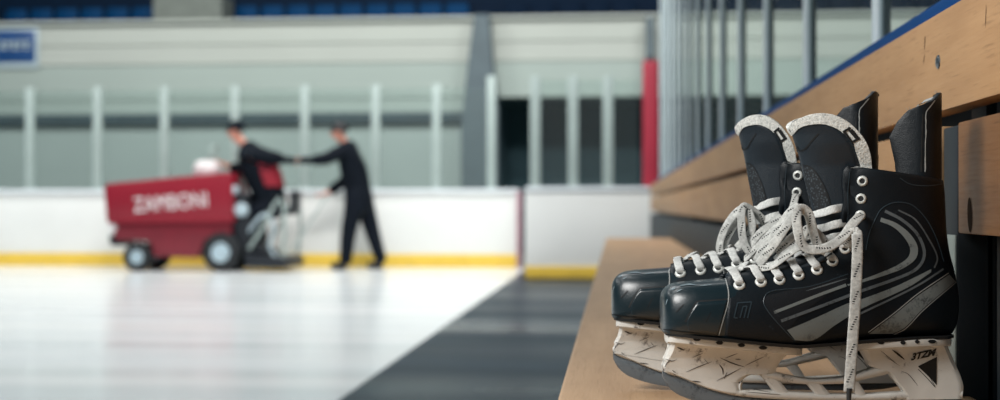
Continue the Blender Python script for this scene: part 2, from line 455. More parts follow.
# ------------------------------------------------------------------ the far boards and glass
BY, BN = 16.8, 14.0
def far_barrier():
    root = thing('rink_barrier', 'long white rink boards with yellow kick strip and glass panels behind the red machine', 'rink boards', (at(240, 206, BY).x, BY, 0))
    x0, xr = -13.5, at(519, 206, BY).x
    H = at(300, 193, BY).z
    b = MB(); b.box(x0, xr, BY, BY + 0.12, 0.16, H, 0.01); part(b, 'board_panel', M['board'], root)
    b = MB(); b.box(x0, xr, BY - 0.02, BY + 0.10, 0.0, 0.17, 0.008); part(b, 'kick_strip', M['yellow'], root)
    b = MB(); b.box(x0, xr, BY - 0.03, BY + 0.16, H, H + 0.05, 0.015); part(b, 'cap_rail', M['board_ledge'], root)
    pxs = [-41, 28, 96, 163, 234, 304, 375, 436, 491]
    zt = at(300, 85, BY).z
    for p in pxs:
        x = at(p, 206, BY).x
        b = MB(); b.box(x - 0.055, x + 0.055, BY + 0.02, BY + 0.10, H + 0.04, zt + (0.1 if p > 480 else 0), 0.012); part(b, 'post', M['alu'], root)
    for p, q in zip(pxs, pxs[1:]):
        xa, xb = at(p, 206, BY).x + 0.05, at(q, 206, BY).x - 0.05
        b = MB(); b.box(xa, xb, BY + 0.054, BY + 0.066, H + 0.05, zt - 0.05); part(b, 'glass_pane', M['glass'], root, smooth=False)
    b = MB(); b.box(xr - 0.03, xr + 0.03, BY - 0.05, BY + 0.14, 0.0, H + 0.02, 0.01); part(b, 'end_joint', M['joint'], root)
far_barrier()
def gate_barrier():
    root = thing('rink_barrier', 'nearer white boards with yellow strip and posts before the dark opening', 'rink boards', (at(580, 206, BN).x, BN, 0))
    x0, x1 = at(525, 206, BN).x, 0.50
    H = at(580, 191, BN).z
    b = MB(); b.box(x0, x1, BN, BN + 0.12, 0.14, H, 0.01); b.box(x0, x0 + 0.1, BN + 0.1, BY - 0.06, 0.14, H, 0.01); part(b, 'board_panel', M['board'], root)
    b = MB(); b.box(x0, x1, BN - 0.02, BN + 0.1, 0.02, 0.15, 0.008); part(b, 'kick_strip', M['yellow'], root)
    b = MB(); b.box(x0, x1, BN - 0.03, BN + 0.16, H, H + 0.045, 0.015); part(b, 'cap_rail', M['board_ledge'], root)
    pxs = [535, 573, 608]
    for p in pxs:
        x = at(p, 206, BN).x; zt = at(p, 76, BN).z
        b = MB(); b.box(x - 0.055, x + 0.055, BN + 0.02, BN + 0.10, H + 0.04, zt, 0.012); part(b, 'post', M['alu'], root)
    for p, q in zip(pxs, pxs[1:] + [643]):
        xa, xb = at(p, 206, BN).x + 0.05, at(q, 206, BN).x - 0.05
        b = MB(); b.box(xa, xb, BN + 0.054, BN + 0.066, H + 0.05, at(p, 80, BN).z); part(b, 'glass_pane', M['glass'], root, smooth=False)
gate_barrier()
rp = thing('padded_post', 'tall red padded post at the far end of the bench', 'post', (at(651, 206, BN).x, BN, 0))
x = rp.location.x
b = MB(); b.box(x - 0.085, x + 0.085, BN + 0.02, BN + 0.10, at(580, 191, BN).z + 0.045, at(651, 60, BN).z, 0.03, 3); part(b, 'pad', M['red_pad'], rp)
b = MB(); b.box(x - 0.04, x + 0.04, BN + 0.03, BN + 0.09, at(651, 60, BN).z - 0.02, at(651, 58, BN).z + 0.02, 0.01); part(b, 'post_cap', M['black_plastic'], rp)

# ------------------------------------------------------------------ the boards beside the bench (blue cap, posts, glass)
def side_barrier():
    X0 = 0.405
    root = thing('rink_barrier', 'blue-capped side boards with thin metal posts and glass behind the wooden bench', 'rink boards', (X0 + 0.06, 6, 0))
    zc = CAMZ + 0.2595
    b = MB(); b.box(X0 + 0.03, X0 + 0.10, 0.4, BN - 0.15, 0.0, zc - 0.03, 0.004); part(b, 'board_panel', M['dark_panel'], root)
    b = MB(); b.box(X0, X0 + 0.13, 0.4, BN - 0.15, zc - 0.032, zc, 0.006); part(b, 'cap_rail', M['blue'], root)
    Y = 1.49; ys = []
    while Y < BN - 0.3: ys.append(Y); Y += 0.845
    Xp = 0.462
    for Y in ys:
        b = MB(); b.tube([(Xp - .003, Y, zc), (Xp - .003, Y, CAMZ + 2.2)], 0.0105, 14); p = part(b, 'post', M['post_bright'], root)
        b = MB(); b.box(Xp + 0.0065, Xp + 0.0175, Y - 0.010, Y + 0.010, zc, CAMZ + 2.2, 0.002); g = part(b, 'post_shade_side', M['alu_shade'], p); g.location = (0, 0, 0)  # dark strip painting the post's shaded side and glass edge
    for a, c in zip(ys, ys[1:]):
        b = MB(); b.box(Xp - 0.004, Xp + 0.004, a + 0.02, c - 0.02, zc + 0.005, CAMZ + 2.15); part(b, 'glass_pane', M['glass'], root, smooth=False)
side_barrier()

# ------------------------------------------------------------------ the bench
def bench():
    root = thing('bench', 'long worn wooden bench with plank seat and plank backrest holding the two skates', 'bench', (0.15, 4, 0))
    c = CAMZ
    b = MB(); b.box(-0.061, 0.375, 0.25, 8.2, SEATZ - 0.045, SEATZ, 0.004, 3); part(b, 'seat', M['seat_wood'], root)
    b = MB(); b.box(0.36, 0.39, 0.35, 13.8, c + 0.1055, c + 0.2165, 0.003); up = part(b, 'backrest_board', M['back_wood'], root)
    # bolt and cracks on the upper board
    def onplank(px, py):
        d = ray(px, py); return CAM + d * (0.36 / d.x)
    def bolt(px, py, r):
        p = onplank(px, py); m = MB()
        m.lathe([(0.0001, 0.0028), (r * 0.55, 0.0026), (r * 0.9, 0.0012), (r, -0.001), (r, -0.004)], 16, Matrix.Translation(p) @ Matrix.Rotation(-PI / 2, 4, 'Y'))
        o = m.build('bolt', M['bolt'], up); o.location = -Vector(up.location) - Vector(root.location) + Vector(o.location); return o
    bolt(938.5, 62, 0.0085)
    m = MB()
    for (xa, ya, xb, yb, w) in ((925.5, 36, 924.5, 50, 1.1), (925, 54, 923.5, 64, 0.8), (986.5, 4, 985.8, 28, 0.6)):
        pa = [onplank(xa + (xb - xa) * t, ya + (yb - ya) * t) for t in (0, .25, .5, .75, 1)]
        ww = [w * 0.3, w, w * .8, w, w * .2]
        m.grid([[p + Vector((-0.0004, -q * 0.0011, 0)), p + Vector((-0.0004, q * 0.0011, 0))] for p, q in zip(pa, ww)])
    o = m.build('crack', M['knot'], up); o.location = -Vector(up.location) - Vector(root.location)
    b = MB(); b.box(0.36, 0.39, 0.35, 1.412, c - 0.029, c + 0.0885, 0.003); lo = part(b, 'backrest_board', M['low_wood'], root)
    tag(lo, 'near lower plank, orange-brown, with a dark oval knot')
    m = MB(); kc = onplank(970, 215)
    rows = []
    for r in (0.0, 0.5, 1.0):
        rows.append([kc + Vector((-0.0005 + 0.0002 * r, 0.009 * r * math.cos(a), 0.0178 * r * math.sin(a) + 0.003 * r * math.cos(a))) for a in [2 * PI * k / 20 for k in range(20)]])
    m.grid(rows, True); o = m.build('knot', M['knot'], lo); o.location = -Vector(lo.location) - Vector(root.location)
    b = MB(); b.box(0.36, 0.39, 1.482, 13.8, c - 0.05, c + 0.0885, 0.003); part(b, 'backrest_board', M['back_wood'], root)
    # upright steel brackets
    for Y in (1.417, 4.0, 6.6):
        b = MB()
        if Y < 2: b.box(0.3605, 0.400, Y, Y + 0.058, 0.0, c + 0.086, 0.003); b.box(0.3905, 0.402, Y, Y + 0.058, 0.3, c + 0.2, 0.002)
        else: b.box(0.3905, 0.402, Y, Y + 0.058, 0.0, c + 0.2, 0.002)
        up_ = part(b, 'upright', M['steel_post'], root)
        if Y < 2:
            b = MB(); b.box(0.3588, 0.3604, Y + 0.002, Y + 0.056, SEATZ + 0.002, c - 0.031, 0.0005); e_ = part(b, 'pale_strip', M['strip_pale'], up_); e_.location = (0, 0, 0)  # thin pale strip added over the upright's left face
    for Y in (0.6, 2.6, 4.6, 6.6, 8.0):
        for X in (0.0, 0.29):
            b = MB(); b.box(X - 0.025, X + 0.025, Y - 0.03, Y + 0.03, 0, SEATZ - 0.04, 0.004); part(b, 'leg', M['steel_post'], root)
    b = MB()
    Y = 1.9
    while Y < 12.8:
        b.box(0.335, 0.352, Y, Y + 0.19, SEATZ - 0.3 if Y > 8.3 else SEATZ + 0.001, c - 0.07, 0.003); Y += 0.2
    part(b, 'back_panel', M['dark_panel'], root)
bench()

# ------------------------------------------------------------------ the ice resurfacer
ZY = 15.85
def A2(px, py, Y=ZY - 0.45): p = at(px, py, Y); return (p.x, max(p.z, 0.0))
def resurfacer():
    root = thing('ice_resurfacer', 'red ice resurfacing machine with white lettering and white-hubbed wheels on the ice', 'ice resurfacer', (at(165, 206, ZY).x, ZY, 0))
    y0, y1 = ZY - 0.45, ZY + 0.31
    P = lambda m, n, mat, **k: part(m, n, mat, root, **k)
    b = MB(); b.prism([A2(*p) for p in ((103, 187), (106, 183.5), (226, 172), (231, 173), (233, 221), (106, 222))], y0, y1, 0.035); P(b, 'snow_tank', M['red_paint'])
    b = MB(); b.prism([A2(*p) for p in ((109, 220), (231, 219), (229, 238), (203, 240), (197, 258), (152, 257), (148, 242), (113, 240))], y0 + 0.05, y1 - 0.05, 0.03); P(b, 'chassis', M['red_dark'])
    b = MB(); b.prism([A2(*p) for p in ((108, 219), (233, 218), (233, 222), (108, 223))], y0 - 0.015, y1 + 0.015, 0.008); P(b, 'rub_rail', M['red_paint'])
    b = MB(); b.prism([A2(*p) for p in ((105, 235), (114, 235), (116, 246), (107, 246))], y0 + 0.1, y1 - 0.1, 0.02); P(b, 'bumper', M['black_plastic'])
    c = at(111, 227, y0); b = MB(); b.lathe([(0.0001, 0.03), (0.04, 0.025), (0.055, 0.0), (0.055, -0.06)], 20, Matrix.Translation((c.x, y0 + 0.04, c.z)) @ Matrix.Rotation(PI / 2, 4, 'X')); P(b, 'headlight', M['white_paint'])
    def wheel(px, py, r):
        c = at(px, py, ZY - 0.43); R = r
        for s in (-1, 1):
            mt = Matrix.Translation((c.x, ZY - 0.07 + s * 0.30, R)) @ Matrix.Rotation(PI / 2 * s, 4, 'X').inverted()
            b = MB(); b.lathe([(R * 0.5, 0.085), (R * 0.80, 0.09), (R * 0.95, 0.075), (R, 0.05), (R, -0.05), (R * 0.95, -0.075), (R * 0.5, -0.08), (R * 0.5, 0.085)], 36, mt, False)
            for k in range(18):
                a = 2 * PI * k / 18; mm = mt @ Matrix.Rotation(a, 4, 'Z') @ Matrix.Translation((R * 0.995, 0, 0))
                bm = bmesh.new(); bmesh.ops.create_cube(bm, size=1); bmesh.ops.scale(bm, vec=(0.012, 0.03, 0.1), verts=bm.verts); b.take(bm, mm)
            w = P(b, 'wheel', M['tyre'])
            h = MB(); h.lathe([(0.0001, 0.085), (R * 0.16, 0.085), (R * 0.2, 0.07), (R * 0.40, 0.06), (R * 0.48, 0.088), (R * 0.52, 0.08), (R * 0.52, 0.02)], 30, mt)
            for k in range(5):
                a = 2 * PI * k / 5; h.lathe([(0.0001, 0.085), (0.014, 0.083), (0.016, 0.06)], 8, mt @ Matrix.Translation((R * 0.32 * math.cos(a), R * 0.32 * math.sin(a), 0)))
            o = h.build('hub', M['hub'], w); o.location = (0, 0, 0)
    wheel(137, 257, 0.178); wheel(221, 254, 0.236)
    # lettering on the tank side
    me = text_mesh('ZAMBONI', 0.262, 0.006, 0.0, 1.04, 0.0); tm = bmesh.new(); tm.from_mesh(me)
    ca = at(171, 203, y0); mt = Matrix.Translation((ca.x, y0 - 0.004, ca.z)) @ Matrix.Rotation(math.radians(4.5), 4, 'Y').inverted() @ Matrix.Rotation(PI / 2, 4, 'X') @ Matrix.Diagonal((0.77, 1, 1, 1))
    b = MB(); b.take(tm, mt); P(b, 'lettering', M['white_paint'], smooth=False)
    # water tank, seat and steering column at the rear
    b = MB(); c = at(207, 168, ZY); b.lathe([(0.0001, 0.10), (0.12, 0.09), (0.16, 0.03), (0.17, -0.03), (0.15, -0.09)], 24, Matrix.Translation((c.x, ZY, c.z))); P(b, 'water_tank', M['white_paint'])
    c = at(213, 154, ZY); b = MB(); ring = [Vector((c.x + 0.02 * math.cos(a), ZY + 0.14 * math.sin(a), c.z + 0.11 * math.cos(a))) for a in [2 * PI * k / 24 for k in range(25)]]
    b.tube(ring, 0.012); b.tube([(c.x, ZY - 0.13, c.z), (c.x, ZY + 0.13, c.z)], 0.009); b.tube([(c.x, ZY, c.z), (c.x + 0.1, ZY, c.z - 0.3)], 0.018); P(b, 'steering_wheel', M['alu'])
    b = MB(); b.prism([A2(*p) for p in ((229, 192), (243, 195), (247, 214), (245, 242), (266, 250), (266, 255), (229, 254))], y0 + 0.12, y1 - 0.12, 0.03); P(b, 'rear_deck', M['black_plastic'])
    b = MB(); b.prism([A2(*p) for p in ((258, 209), (284, 209), (286, 215), (258, 216))], ZY - 0.22, ZY + 0.22, 0.02); b.prism([A2(*p) for p in ((284, 190), (289, 190), (288, 212), (284, 212))], ZY - 0.2, ZY + 0.2, 0.02); P(b, 'driver_seat', M['black_plastic'])
    for (px, py, r) in ((233, 190, 0.06), (241, 210, 0.085)):
        c = at(px, py, y0 + 0.1); b = MB(); b.lathe([(0.0001, 0.05), (r * 0.8, 0.045), (r, 0.02), (r, -0.06)], 24, Matrix.Translation((c.x, y0 + 0.1, c.z)) @ Matrix.Rotation(PI / 2, 4, 'X')); P(b, 'filler_cap', M['hub'])
    # conditioner: blade housing, lift arms, hoses
    b = MB(); b.prism([A2(*p) for p in ((246, 254), (286, 258), (288, 268), (248, 267.6))], y0 - 0.1, y1 + 0.1, 0.02); P(b, 'conditioner', M['black_plastic'])
    for s in (-1, 1):
        yy = ZY + s * 0.40
        b = MB(); b.tube([Vector((at(p, q, ZY).x, yy, at(p, q, ZY).z)) for p, q in ((258, 248), (272, 226), (283, 204), (287, 199), (292, 206), (293, 230), (290, 258))], 0.022); P(b, 'lift_arm', M['alu'])
    b = MB(); b.tube(cr([(at(p, q, ZY).x, ZY - 0.3, at(p, q, ZY).z) for p, q in ((250, 240), (262, 222), (272, 214), (280, 226), (276, 246), (284, 259))], 20), 0.02); P(b, 'hose', M['hub'])
    b = MB(); b.tube([Vector((at(p, q, ZY).x, ZY - 0.2 + (p - 286) / 36 * 0.5, at(p, q, ZY).z)) for p, q in ((286, 262), (299, 240), (310, 218), (322, 196))], 0.013); P(b, 'tow_handle', M['alu'])
resurfacer()

# ------------------------------------------------------------------ people
def skin_obj(name, chains, mat, parent, sub=2):
    """chains: list of lists of (Vector, radius); the first point of a later chain may be ('j', index) of an earlier vertex"""
    vs, es, rs = [], [], []
    for ch in chains:
        prev = None
        for it in ch:
            if it[0] == 'j': prev = it[1]; continue
            vs.append(it[0]); rs.append(it[1]); k = len(vs) - 1
            if prev is not None: es.append((prev, k))
            prev = k
    me = bpy.data.meshes.new(name); me.from_pydata([tuple(v) for v in vs], es, []); me.materials.append(mat)
    o = bpy.data.objects.new(name, me); COL.objects.link(o); o.parent = parent
    sk = o.modifiers.new('skin', 'SKIN'); sk.use_smooth_shade = True
    lay = me.skin_vertices if len(me.skin_vertices) else None
    if lay is None:
        bm = bmesh.new(); bm.from_mesh(me); bm.verts.layers.skin.verify(); bm.to_mesh(me); bm.free()
    for i, r in enumerate(rs):
        d = me.skin_vertices[0].data[i]; d.radius = (r, r) if not isinstance(r, tuple) else r; d.use_root = (i == 0)
    s = o.modifiers.new('sub', 'SUBSURF'); s.levels = sub; s.render_levels = sub
    return o

def person(label, J, Y, red=None, cap=None, bulk=1.0):
    """J: joints in picture pixels plus a sideways offset in metres (towards the viewer negative)"""
    base = at(J['pelvis'][0], 206, Y)
    root = thing('person', label, 'person', (base.x, Y, 0))
    def V(k):
        px, py, dy = J[k]; p = at(px, py, Y); return Vector((p.x, Y + dy, max(p.z, 0.02))) - Vector((base.x, Y, 0))
    j = {k: V(k) for k in J}
    L = lambda a, b, t: j[a].lerp(j[b], t)
    fwd = -1 if J['nose'][0] < J['head'][0] else 1
    body = [[(j['pelvis'], 0.10), (L('pelvis', 'chest', .5), 0.10), (j['chest'], 0.11), (j['neck'], 0.052), (j['head'] - Vector((0, 0, 0.05)), 0.078), (j['head'] + Vector((0, 0, 0.045)), 0.088), (j['head'] + Vector((0, 0, 0.10)), 0.05)]]
    n = 7; idx = {}
    for s in 'LR':
        body.append([('j', 2), (j['sho' + s], 0.058), (j['elb' + s], 0.043), (j['wri' + s], 0.03), (j['han' + s], 0.036)])
        hand_i = n + 3; n += 4
        d = (j['han' + s] - j['wri' + s]).normalized(); side = Vector((0, 1, 0)) if abs(d.y) < 0.8 else Vector((1, 0, 0))
        dn = d.cross(side).normalized()
        for q, ln in ((-1.5, .07), (-.5, .085), (.5, .08), (1.5, .06)):
            p0 = j['han' + s] + d * 0.045 + side * q * 0.019
            p1 = p0 + d * ln * .5 - dn * 0.012; p2 = p1 + d * ln * .4 - dn * 0.03
            body.append([('j', hand_i), (p0, 0.0105), (p1, 0.0095), (p2, 0.0085)]); n += 3
        t0 = j['han' + s] - side * 0.035; body.append([('j', hand_i), (t0, 0.012), (t0 + d * 0.04 - dn * 0.02 - side * 0.012, 0.010)]); n += 2
        body.append([('j', 0), (j['hip' + s], 0.095), (j['kne' + s], 0.062), (j['ank' + s], 0.042), (j['toe' + s] + Vector((0, 0, 0.03)), 0.034)]); n += 4
    gl = []
    h0 = j['hanL']; d = (h0 - j['wriL']).normalized()
    skin_obj('glove', [[(j['wriL'] - d * .03, .05), (j['wriL'], .048), (h0, .056), (h0 + d * .06, .05), (h0 + d * .11, .04)], [('j', 2), (h0 - Vector((0, .05, 0)) + d * .02, .03), (h0 - Vector((0, .065, .01)) + d * .05, .026)]], M['jacket'], root)
    # nose
    nz = j['nose']; body.append([('j', 5), (j['head'] + (nz - j['head']) * 0.82, 0.022), (nz, 0.012)]); n += 2
    skin_obj('body', body, M['skin'], root)
    # ears and eyes
    for s in (-1, 1):
        m = MB(); c = j['head'] + Vector((fwd * -0.005, s * 0.092, 0.0))
        m.lathe([(0.0001, 0.012), (0.018, 0.012), (0.026, 0.004), (0.022, -0.012)], 14, Matrix.Translation(c) @ Matrix.Rotation(-s * PI / 2, 4, 'X')); m.build('ear', M['skin'], root)
        m = MB(); c = j['head'] + (nz - j['head']).normalized() * 0.088 + Vector((0, s * 0.035, 0.02))
        m.lathe([(0.0001, 0.012), (0.009, 0.008), (0.012, 0), (0.009, -0.008), (0.0001, -0.012)], 12, Matrix.Translation(c)); m.build('eye', M['hair'], root)
    # jacket, trousers, shoes
    jk = [[(L('pelvis', 'chest', -.4), 0.15), (L('pelvis', 'chest', .1), 0.185), (L('pelvis', 'chest', .55), 0.195), (j['chest'], 0.205), (L('chest', 'neck', .75), 0.12), (L('chest', 'neck', 1.05), 0.08)]]
    for s in 'LR': jk.append([('j', 3), (j['sho' + s], 0.115), (L('sho' + s, 'elb' + s, .5), .098), (j['elb' + s], 0.088), (L('elb' + s, 'wri' + s, .5), .078), (L('elb' + s, 'wri' + s, 1.1), 0.066)])
    jk = [[(it if it[0] == 'j' else (it[0], it[1] * bulk)) for it in ch] for ch in jk]
    skin_obj('jacket', jk, M['jacket'], root)
    tr = [[(L('pelvis', 'chest', .4), 0.15), (j['pelvis'], 0.165)]]
    for s in 'LR': tr.append([('j', 1), (j['hip' + s], 0.135), (L('hip' + s, 'kne' + s, .5), .118), (j['kne' + s], 0.103), (L('kne' + s, 'ank' + s, .5), .09), (L('kne' + s, 'ank' + s, 1.05), 0.078)])
    skin_obj('trousers', tr, M['trouser'], root)
    for s in 'LR':
        a, t = j['ank' + s].copy(), j['toe' + s].copy(); g = min(a.z - 0.10, t.z - 0.03); g = max(g, 0.0)
        f = Vector((t.x - a.x, t.y - a.y, 0)).normalized()
        pts = [a - f * .06, a + f * .05, a + f * .13, a + f * .19]
        for p in pts: p.z = g + .052
        skin_obj('shoe', [[(pts[0], (.05, .056)), (pts[1], (.052, .056)), (pts[2], (.056, .05)), (pts[3], (.045, .042))], [('j', 0), (a * .5 + pts[0] * .5 + Vector((0, 0, .03)), .056), (a + Vector((0, 0, .06)), .055)]], M['shoe'], root)
    # hair / cap: a dome over the skull
    m = MB(); rows = []
    for i in range(9):
        th = (i / 8) * PI * 0.56
        rows.append([j['head'] + Vector((0.112 * math.sin(th) * math.cos(a) - fwd * 0.012, 0.103 * math.sin(th) * math.sin(a), 0.04 + 0.112 * math.cos(th))) for a in [2 * PI * k / 24 for k in range(24)]])
    m.grid(rows, True, True); m.build('cap' if cap else 'hair', M['jacket'] if cap else M['hair'], root)
    if red:
        m = MB(); rows = []
        for i in range(13):
            t = i / 12; c = j['chest'].lerp(j['pelvis'], 0.02 + 0.56 * t); r = 0.205 * bulk + 0.012 - 0.02 * abs(t - .4)
            rows.append([c + Vector((r * math.cos(a), r * 0.98 * math.sin(a), 0.0)) for a in [red[0] + (red[1] - red[0]) * k / 14 for k in range(15)]])
        m.grid(rows); o = m.build('vest_panel', M['red_cloth'], root)
        so = o.modifiers.new('solid', 'SOLIDIFY'); so.thickness = 0.02
    return root
# driver, bent forward towards the second person, right arm out
person('person in dark jacket with red back panel and dark cap riding the red machine',
       dict(pelvis=(272, 204, 0), chest=(258, 163, 0), neck=(244, 144, 0), head=(235.5, 132, 0), nose=(226.5, 133.5, 0),
            shoL=(252, 152, -.17), elbL=(273, 158, -.2), wriL=(286, 160, -.12), hanL=(290.5, 160.5, -.1),
            shoR=(249, 155, .17), elbR=(240, 172, .22), wriR=(226, 166, .16), hanR=(220, 164, .14),
            hipL=(272, 207, -.1), kneL=(254, 214, -.16), ankL=(259, 242, -.16), toeL=(250, 247, -.16),
            hipR=(272, 207, .1), kneR=(255, 214, .14), ankR=(259, 242, .14), toeR=(250, 246.5, .14)), ZY, red=(-1.35, 0.3), cap=True, bulk=1.16)
person('person in dark jacket and trousers standing behind the machine with one arm held out',
       dict(pelvis=(360, 200, 0), chest=(351, 156, 0), neck=(344, 142, 0), head=(339, 133, 0), nose=(329.5, 135, 0),
            shoL=(347, 150, -.17), elbL=(331, 160, -.28), wriL=(318, 161.5, -.36), hanL=(313.5, 161.5, -.38),
            shoR=(348, 151, .17), elbR=(345, 178, .2), wriR=(329, 191, .1), hanR=(324, 193.5, .08),
            hipL=(356, 204, -.1), kneL=(350, 234, -.11), ankL=(347, 264, -.11), toeL=(337, 269, -.11),
            hipR=(363, 204, .1), kneR=(371, 233, .11), ankR=(380, 262.5, .11), toeR=(371, 268, .11)), 16.15)

# ------------------------------------------------------------------ the skates
mm = 0.001
class Frame:
    """A skate's own frame: x towards the heel, y away from the viewer, z up from the bench seat."""
    def __init__(s, px, Y, deg, k=1.0):
        p = at(px, 206, Y); s.O = Vector((p.x, Y, SEATZ)); s.a = math.radians(deg)
        s.R = Matrix.Rotation(s.a, 3, 'Z'); s.Ri = s.R.inverted()
        s.k = k; s.cam = s.Ri @ (CAM - s.O) / k
    def dirn(s, px, py): return s.Ri @ ray(px, py)
    def S(s, px, py, y=0.0):
        d = s.dirn(px, py); k = (y - s.cam.y) / d.y; return s.cam + d * k      # the point seen there at depth y (metres)
    def xz(s, px, py): p = s.S(px, py); return p.x, p.z
NEAR = Frame(810, 1.305, 3.5)
FAR = Frame(752.5, 1.428, -2.5, 1.036)

# fan of sections: top/throat point, bottom/back point, half-width (mm), half-opening (mm, 0 = closed), shape (0 toe .. 1 foot .. 2 ankle)
SEC_TOE = [((660.6, 302), (661.2, 330), 12, 0, 0), ((661.2, 297), (662, 332.5), 20, 0, 0), ((663, 292), (663.5, 334), 27, 0, 0), ((667, 287.2), (667, 335), 33, 0, 0),
           ((674, 283.8), (674, 336), 37.5, 0, 0), ((686, 282), (686, 337.2), 41.5, 0, 0), ((704, 280.5), (704, 339), 44, 0, 0), ((722, 279), (719, 340.5), 45, 0, 0), ((738, 277.5), (734, 342), 45.5, 0, 0)]
SEC_BOOT = [((726, 276.5), (718, 339.5), 46.5, 17, 1), ((737, 273.5), (731, 341.5), 47, 19, 1), ((758, 270.5), (752, 343.8), 47.5, 20, 1), ((777, 267), (772, 346), 46.5, 21, 1),
            ((796, 262), (792, 347), 44.5, 22, 1), ((811, 257), (812, 346.3), 41.5, 22, 1.1), ((824, 249.5), (833, 344), 38, 22, 1.2), ((833.5, 240), (860, 341.5), 35.5, 22, 1.3),
            ((839.5, 230), (890, 339), 34, 22, 1.4), ((842.5, 221), (926, 338.3), 33, 25, 1.6), ((843.5, 213), (946, 337), 32.5, 27, 1.8), ((844, 206), (954.5, 328), 33, 27, 2), ((844, 199), (957.8, 312), 34, 27, 2),
            ((843.6, 193), (957.5, 293), 34.5, 27, 2), ((843.2, 187.5), (953.5, 272), 34, 27, 2), ((843, 182.5), (948, 250), 34, 27, 2), ((842.8, 178), (945.3, 228), 34.5, 27, 2), ((843, 173.5), (944.3, 208), 35.5, 27, 2),
            ((844.8, 169), (943.6, 194), 36, 28, 2), ((849, 165.5), (942, 181), 36.3, 29, 2)]
SH0 = [(0, 0), (.0, .3), (.015, .52), (.06, .72), (.16, .86), (.35, .96), (.6, 1.0), (.82, .99), (.94, .94), (.99, .84), (1, .6), (1, 0)]
SH1 = [(0, 'e'), (.03, .56), (.10, .68), (.22, .82), (.4, .94), (.62, 1.0), (.82, .98), (.94, .92), (.99, .82), (1, .6), (1, .3), (1, 0)]
SH2 = [(0, 'e'), (.06, .74), (.14, .85), (.26, .95), (.4, 1.0), (.54, 1.0), (.68, .95), (.80, .83), (.9, .62), (.96, .4), (.99, .2), (1, 0)]
def section(fr, T, B, w, e, sh, n=22):
    tx, tz = fr.xz(*T); bx, bz = fr.xz(*B)
    if e > 0.5: q = fr.S(T[0], T[1], -e * mm); tx, tz = q.x, q.z
    if sh < 1.5: bz = fr.S(B[0], B[1], -.9 * w * mm).z
    elif sh < 1.9: bz = fr.S(B[0], B[1], -.5 * w * mm).z
    def pts(S): return [Vector((s, (e / w if h == 'e' else h), 0)) for s, h in S]
    a, c = (pts(SH0), pts(SH1)) if sh < 1 else (pts(SH1), pts(SH2))
    t = sh if sh < 1 else sh - 1
    P = cr([p.lerp(q, t) for p, q in zip(a, c)], n)
    near = [Vector((tx + (bx - tx) * p.x, -max(0, p.y) * w * mm, tz + (bz - tz) * p.x)) for p in P]
    far = [Vector((p.x, -p.y, p.z)) for p in near[::-1][1:]]
    return near + far
def expand(secs, n):
    rows = [Vector((a[0], a[1], c[0], c[1], w)) if False else (a[0], a[1], c[0], c[1], w, e, s) for a, c, w, e, s in secs]
    A = cr([Vector((r[0], r[1], 0)) for r in rows], 5)      # dummy use keeps the sampler honest
    out = []
    d = [0]
    for p, q in zip(rows, rows[1:]): d.append(d[-1] + math.hypot(p[0] - q[0], p[1] - q[1]) + 0.6 * math.hypot(p[2] - q[2], p[3] - q[3]))
    for i in range(n):
        s = d[-1] * i / (n - 1); k = 0
        while k < len(rows) - 2 and d[k + 1] < s: k += 1
        t = (s - d[k]) / (d[k + 1] - d[k]); h = d[k + 1] - d[k]; v = []
        for q in range(7):
            def tn(j):
                if j == 0: return (rows[1][q] - rows[0][q]) / (d[1] - d[0])
                if j == len(rows) - 1: return (rows[-1][q] - rows[-2][q]) / (d[-1] - d[-2])
                return (rows[j + 1][q] - rows[j - 1][q]) / (d[j + 1] - d[j - 1])
            t2, t3 = t * t, t ** 3
            v.append(rows[k][q] * (2 * t3 - 3 * t2 + 1) + tn(k) * h * (t3 - 2 * t2 + t) + rows[k + 1][q] * (3 * t2 - 2 * t3) + tn(k + 1) * h * (t3 - t2))
        out.append(((v[0], v[1]), (v[2], v[3]), v[4], v[5], v[6]))
    return out

fr = NEAR
skate = thing('ice_skate', 'x', 'ice skate', NEAR.O, NEAR.a, None)
def loft_rows(secs, n, **k): return [section(fr, *s, **k) for s in expand(secs, n)]
boot_rows = loft_rows(SEC_BOOT, 84); toe_rows = loft_rows(SEC_TOE, 40)
b = MB(); b.grid(boot_rows); boot = b.build('boot', M['boot'], skate)
so = boot.modifiers.new('solid', 'SOLIDIFY'); so.thickness = 0.0032; so.offset = -1
b = MB(); b.grid(toe_rows); b.f.append(tuple(range(len(toe_rows[0])))); toe = b.build('toe_cap', M['toe'], skate)
allv = MB(); allv.grid(toe_rows); allv.f.append(tuple(range(len(toe_rows[0])))); o2 = len(allv.v); allv.grid(boot_rows)
BV = BVHTree.FromPolygons([tuple(v) for v in allv.v], allv.f)
# inner lining so the boot is not empty
b = MB(); b.grid([[Vector((p.x, p.y * .86, p.z)) for p in r] for r in boot_rows[52:]]); lin = b.build('lining', M['boot_fabric'], skate)
b = MB(); b.grid([[Vector((p.x, p.y, p.z)) for p in [Vector((fr.xz(x, y)[0], s * w * mm, fr.xz(x, y)[1])) for s in (-1, -.5, 0, .5, 1)]] for x, y, w in ((700, 325, 30), (760, 330, 34), (820, 332, 30), (880, 328, 26), (940, 326, 22))]); b.build('footbed', M['boot_fabric'], skate)

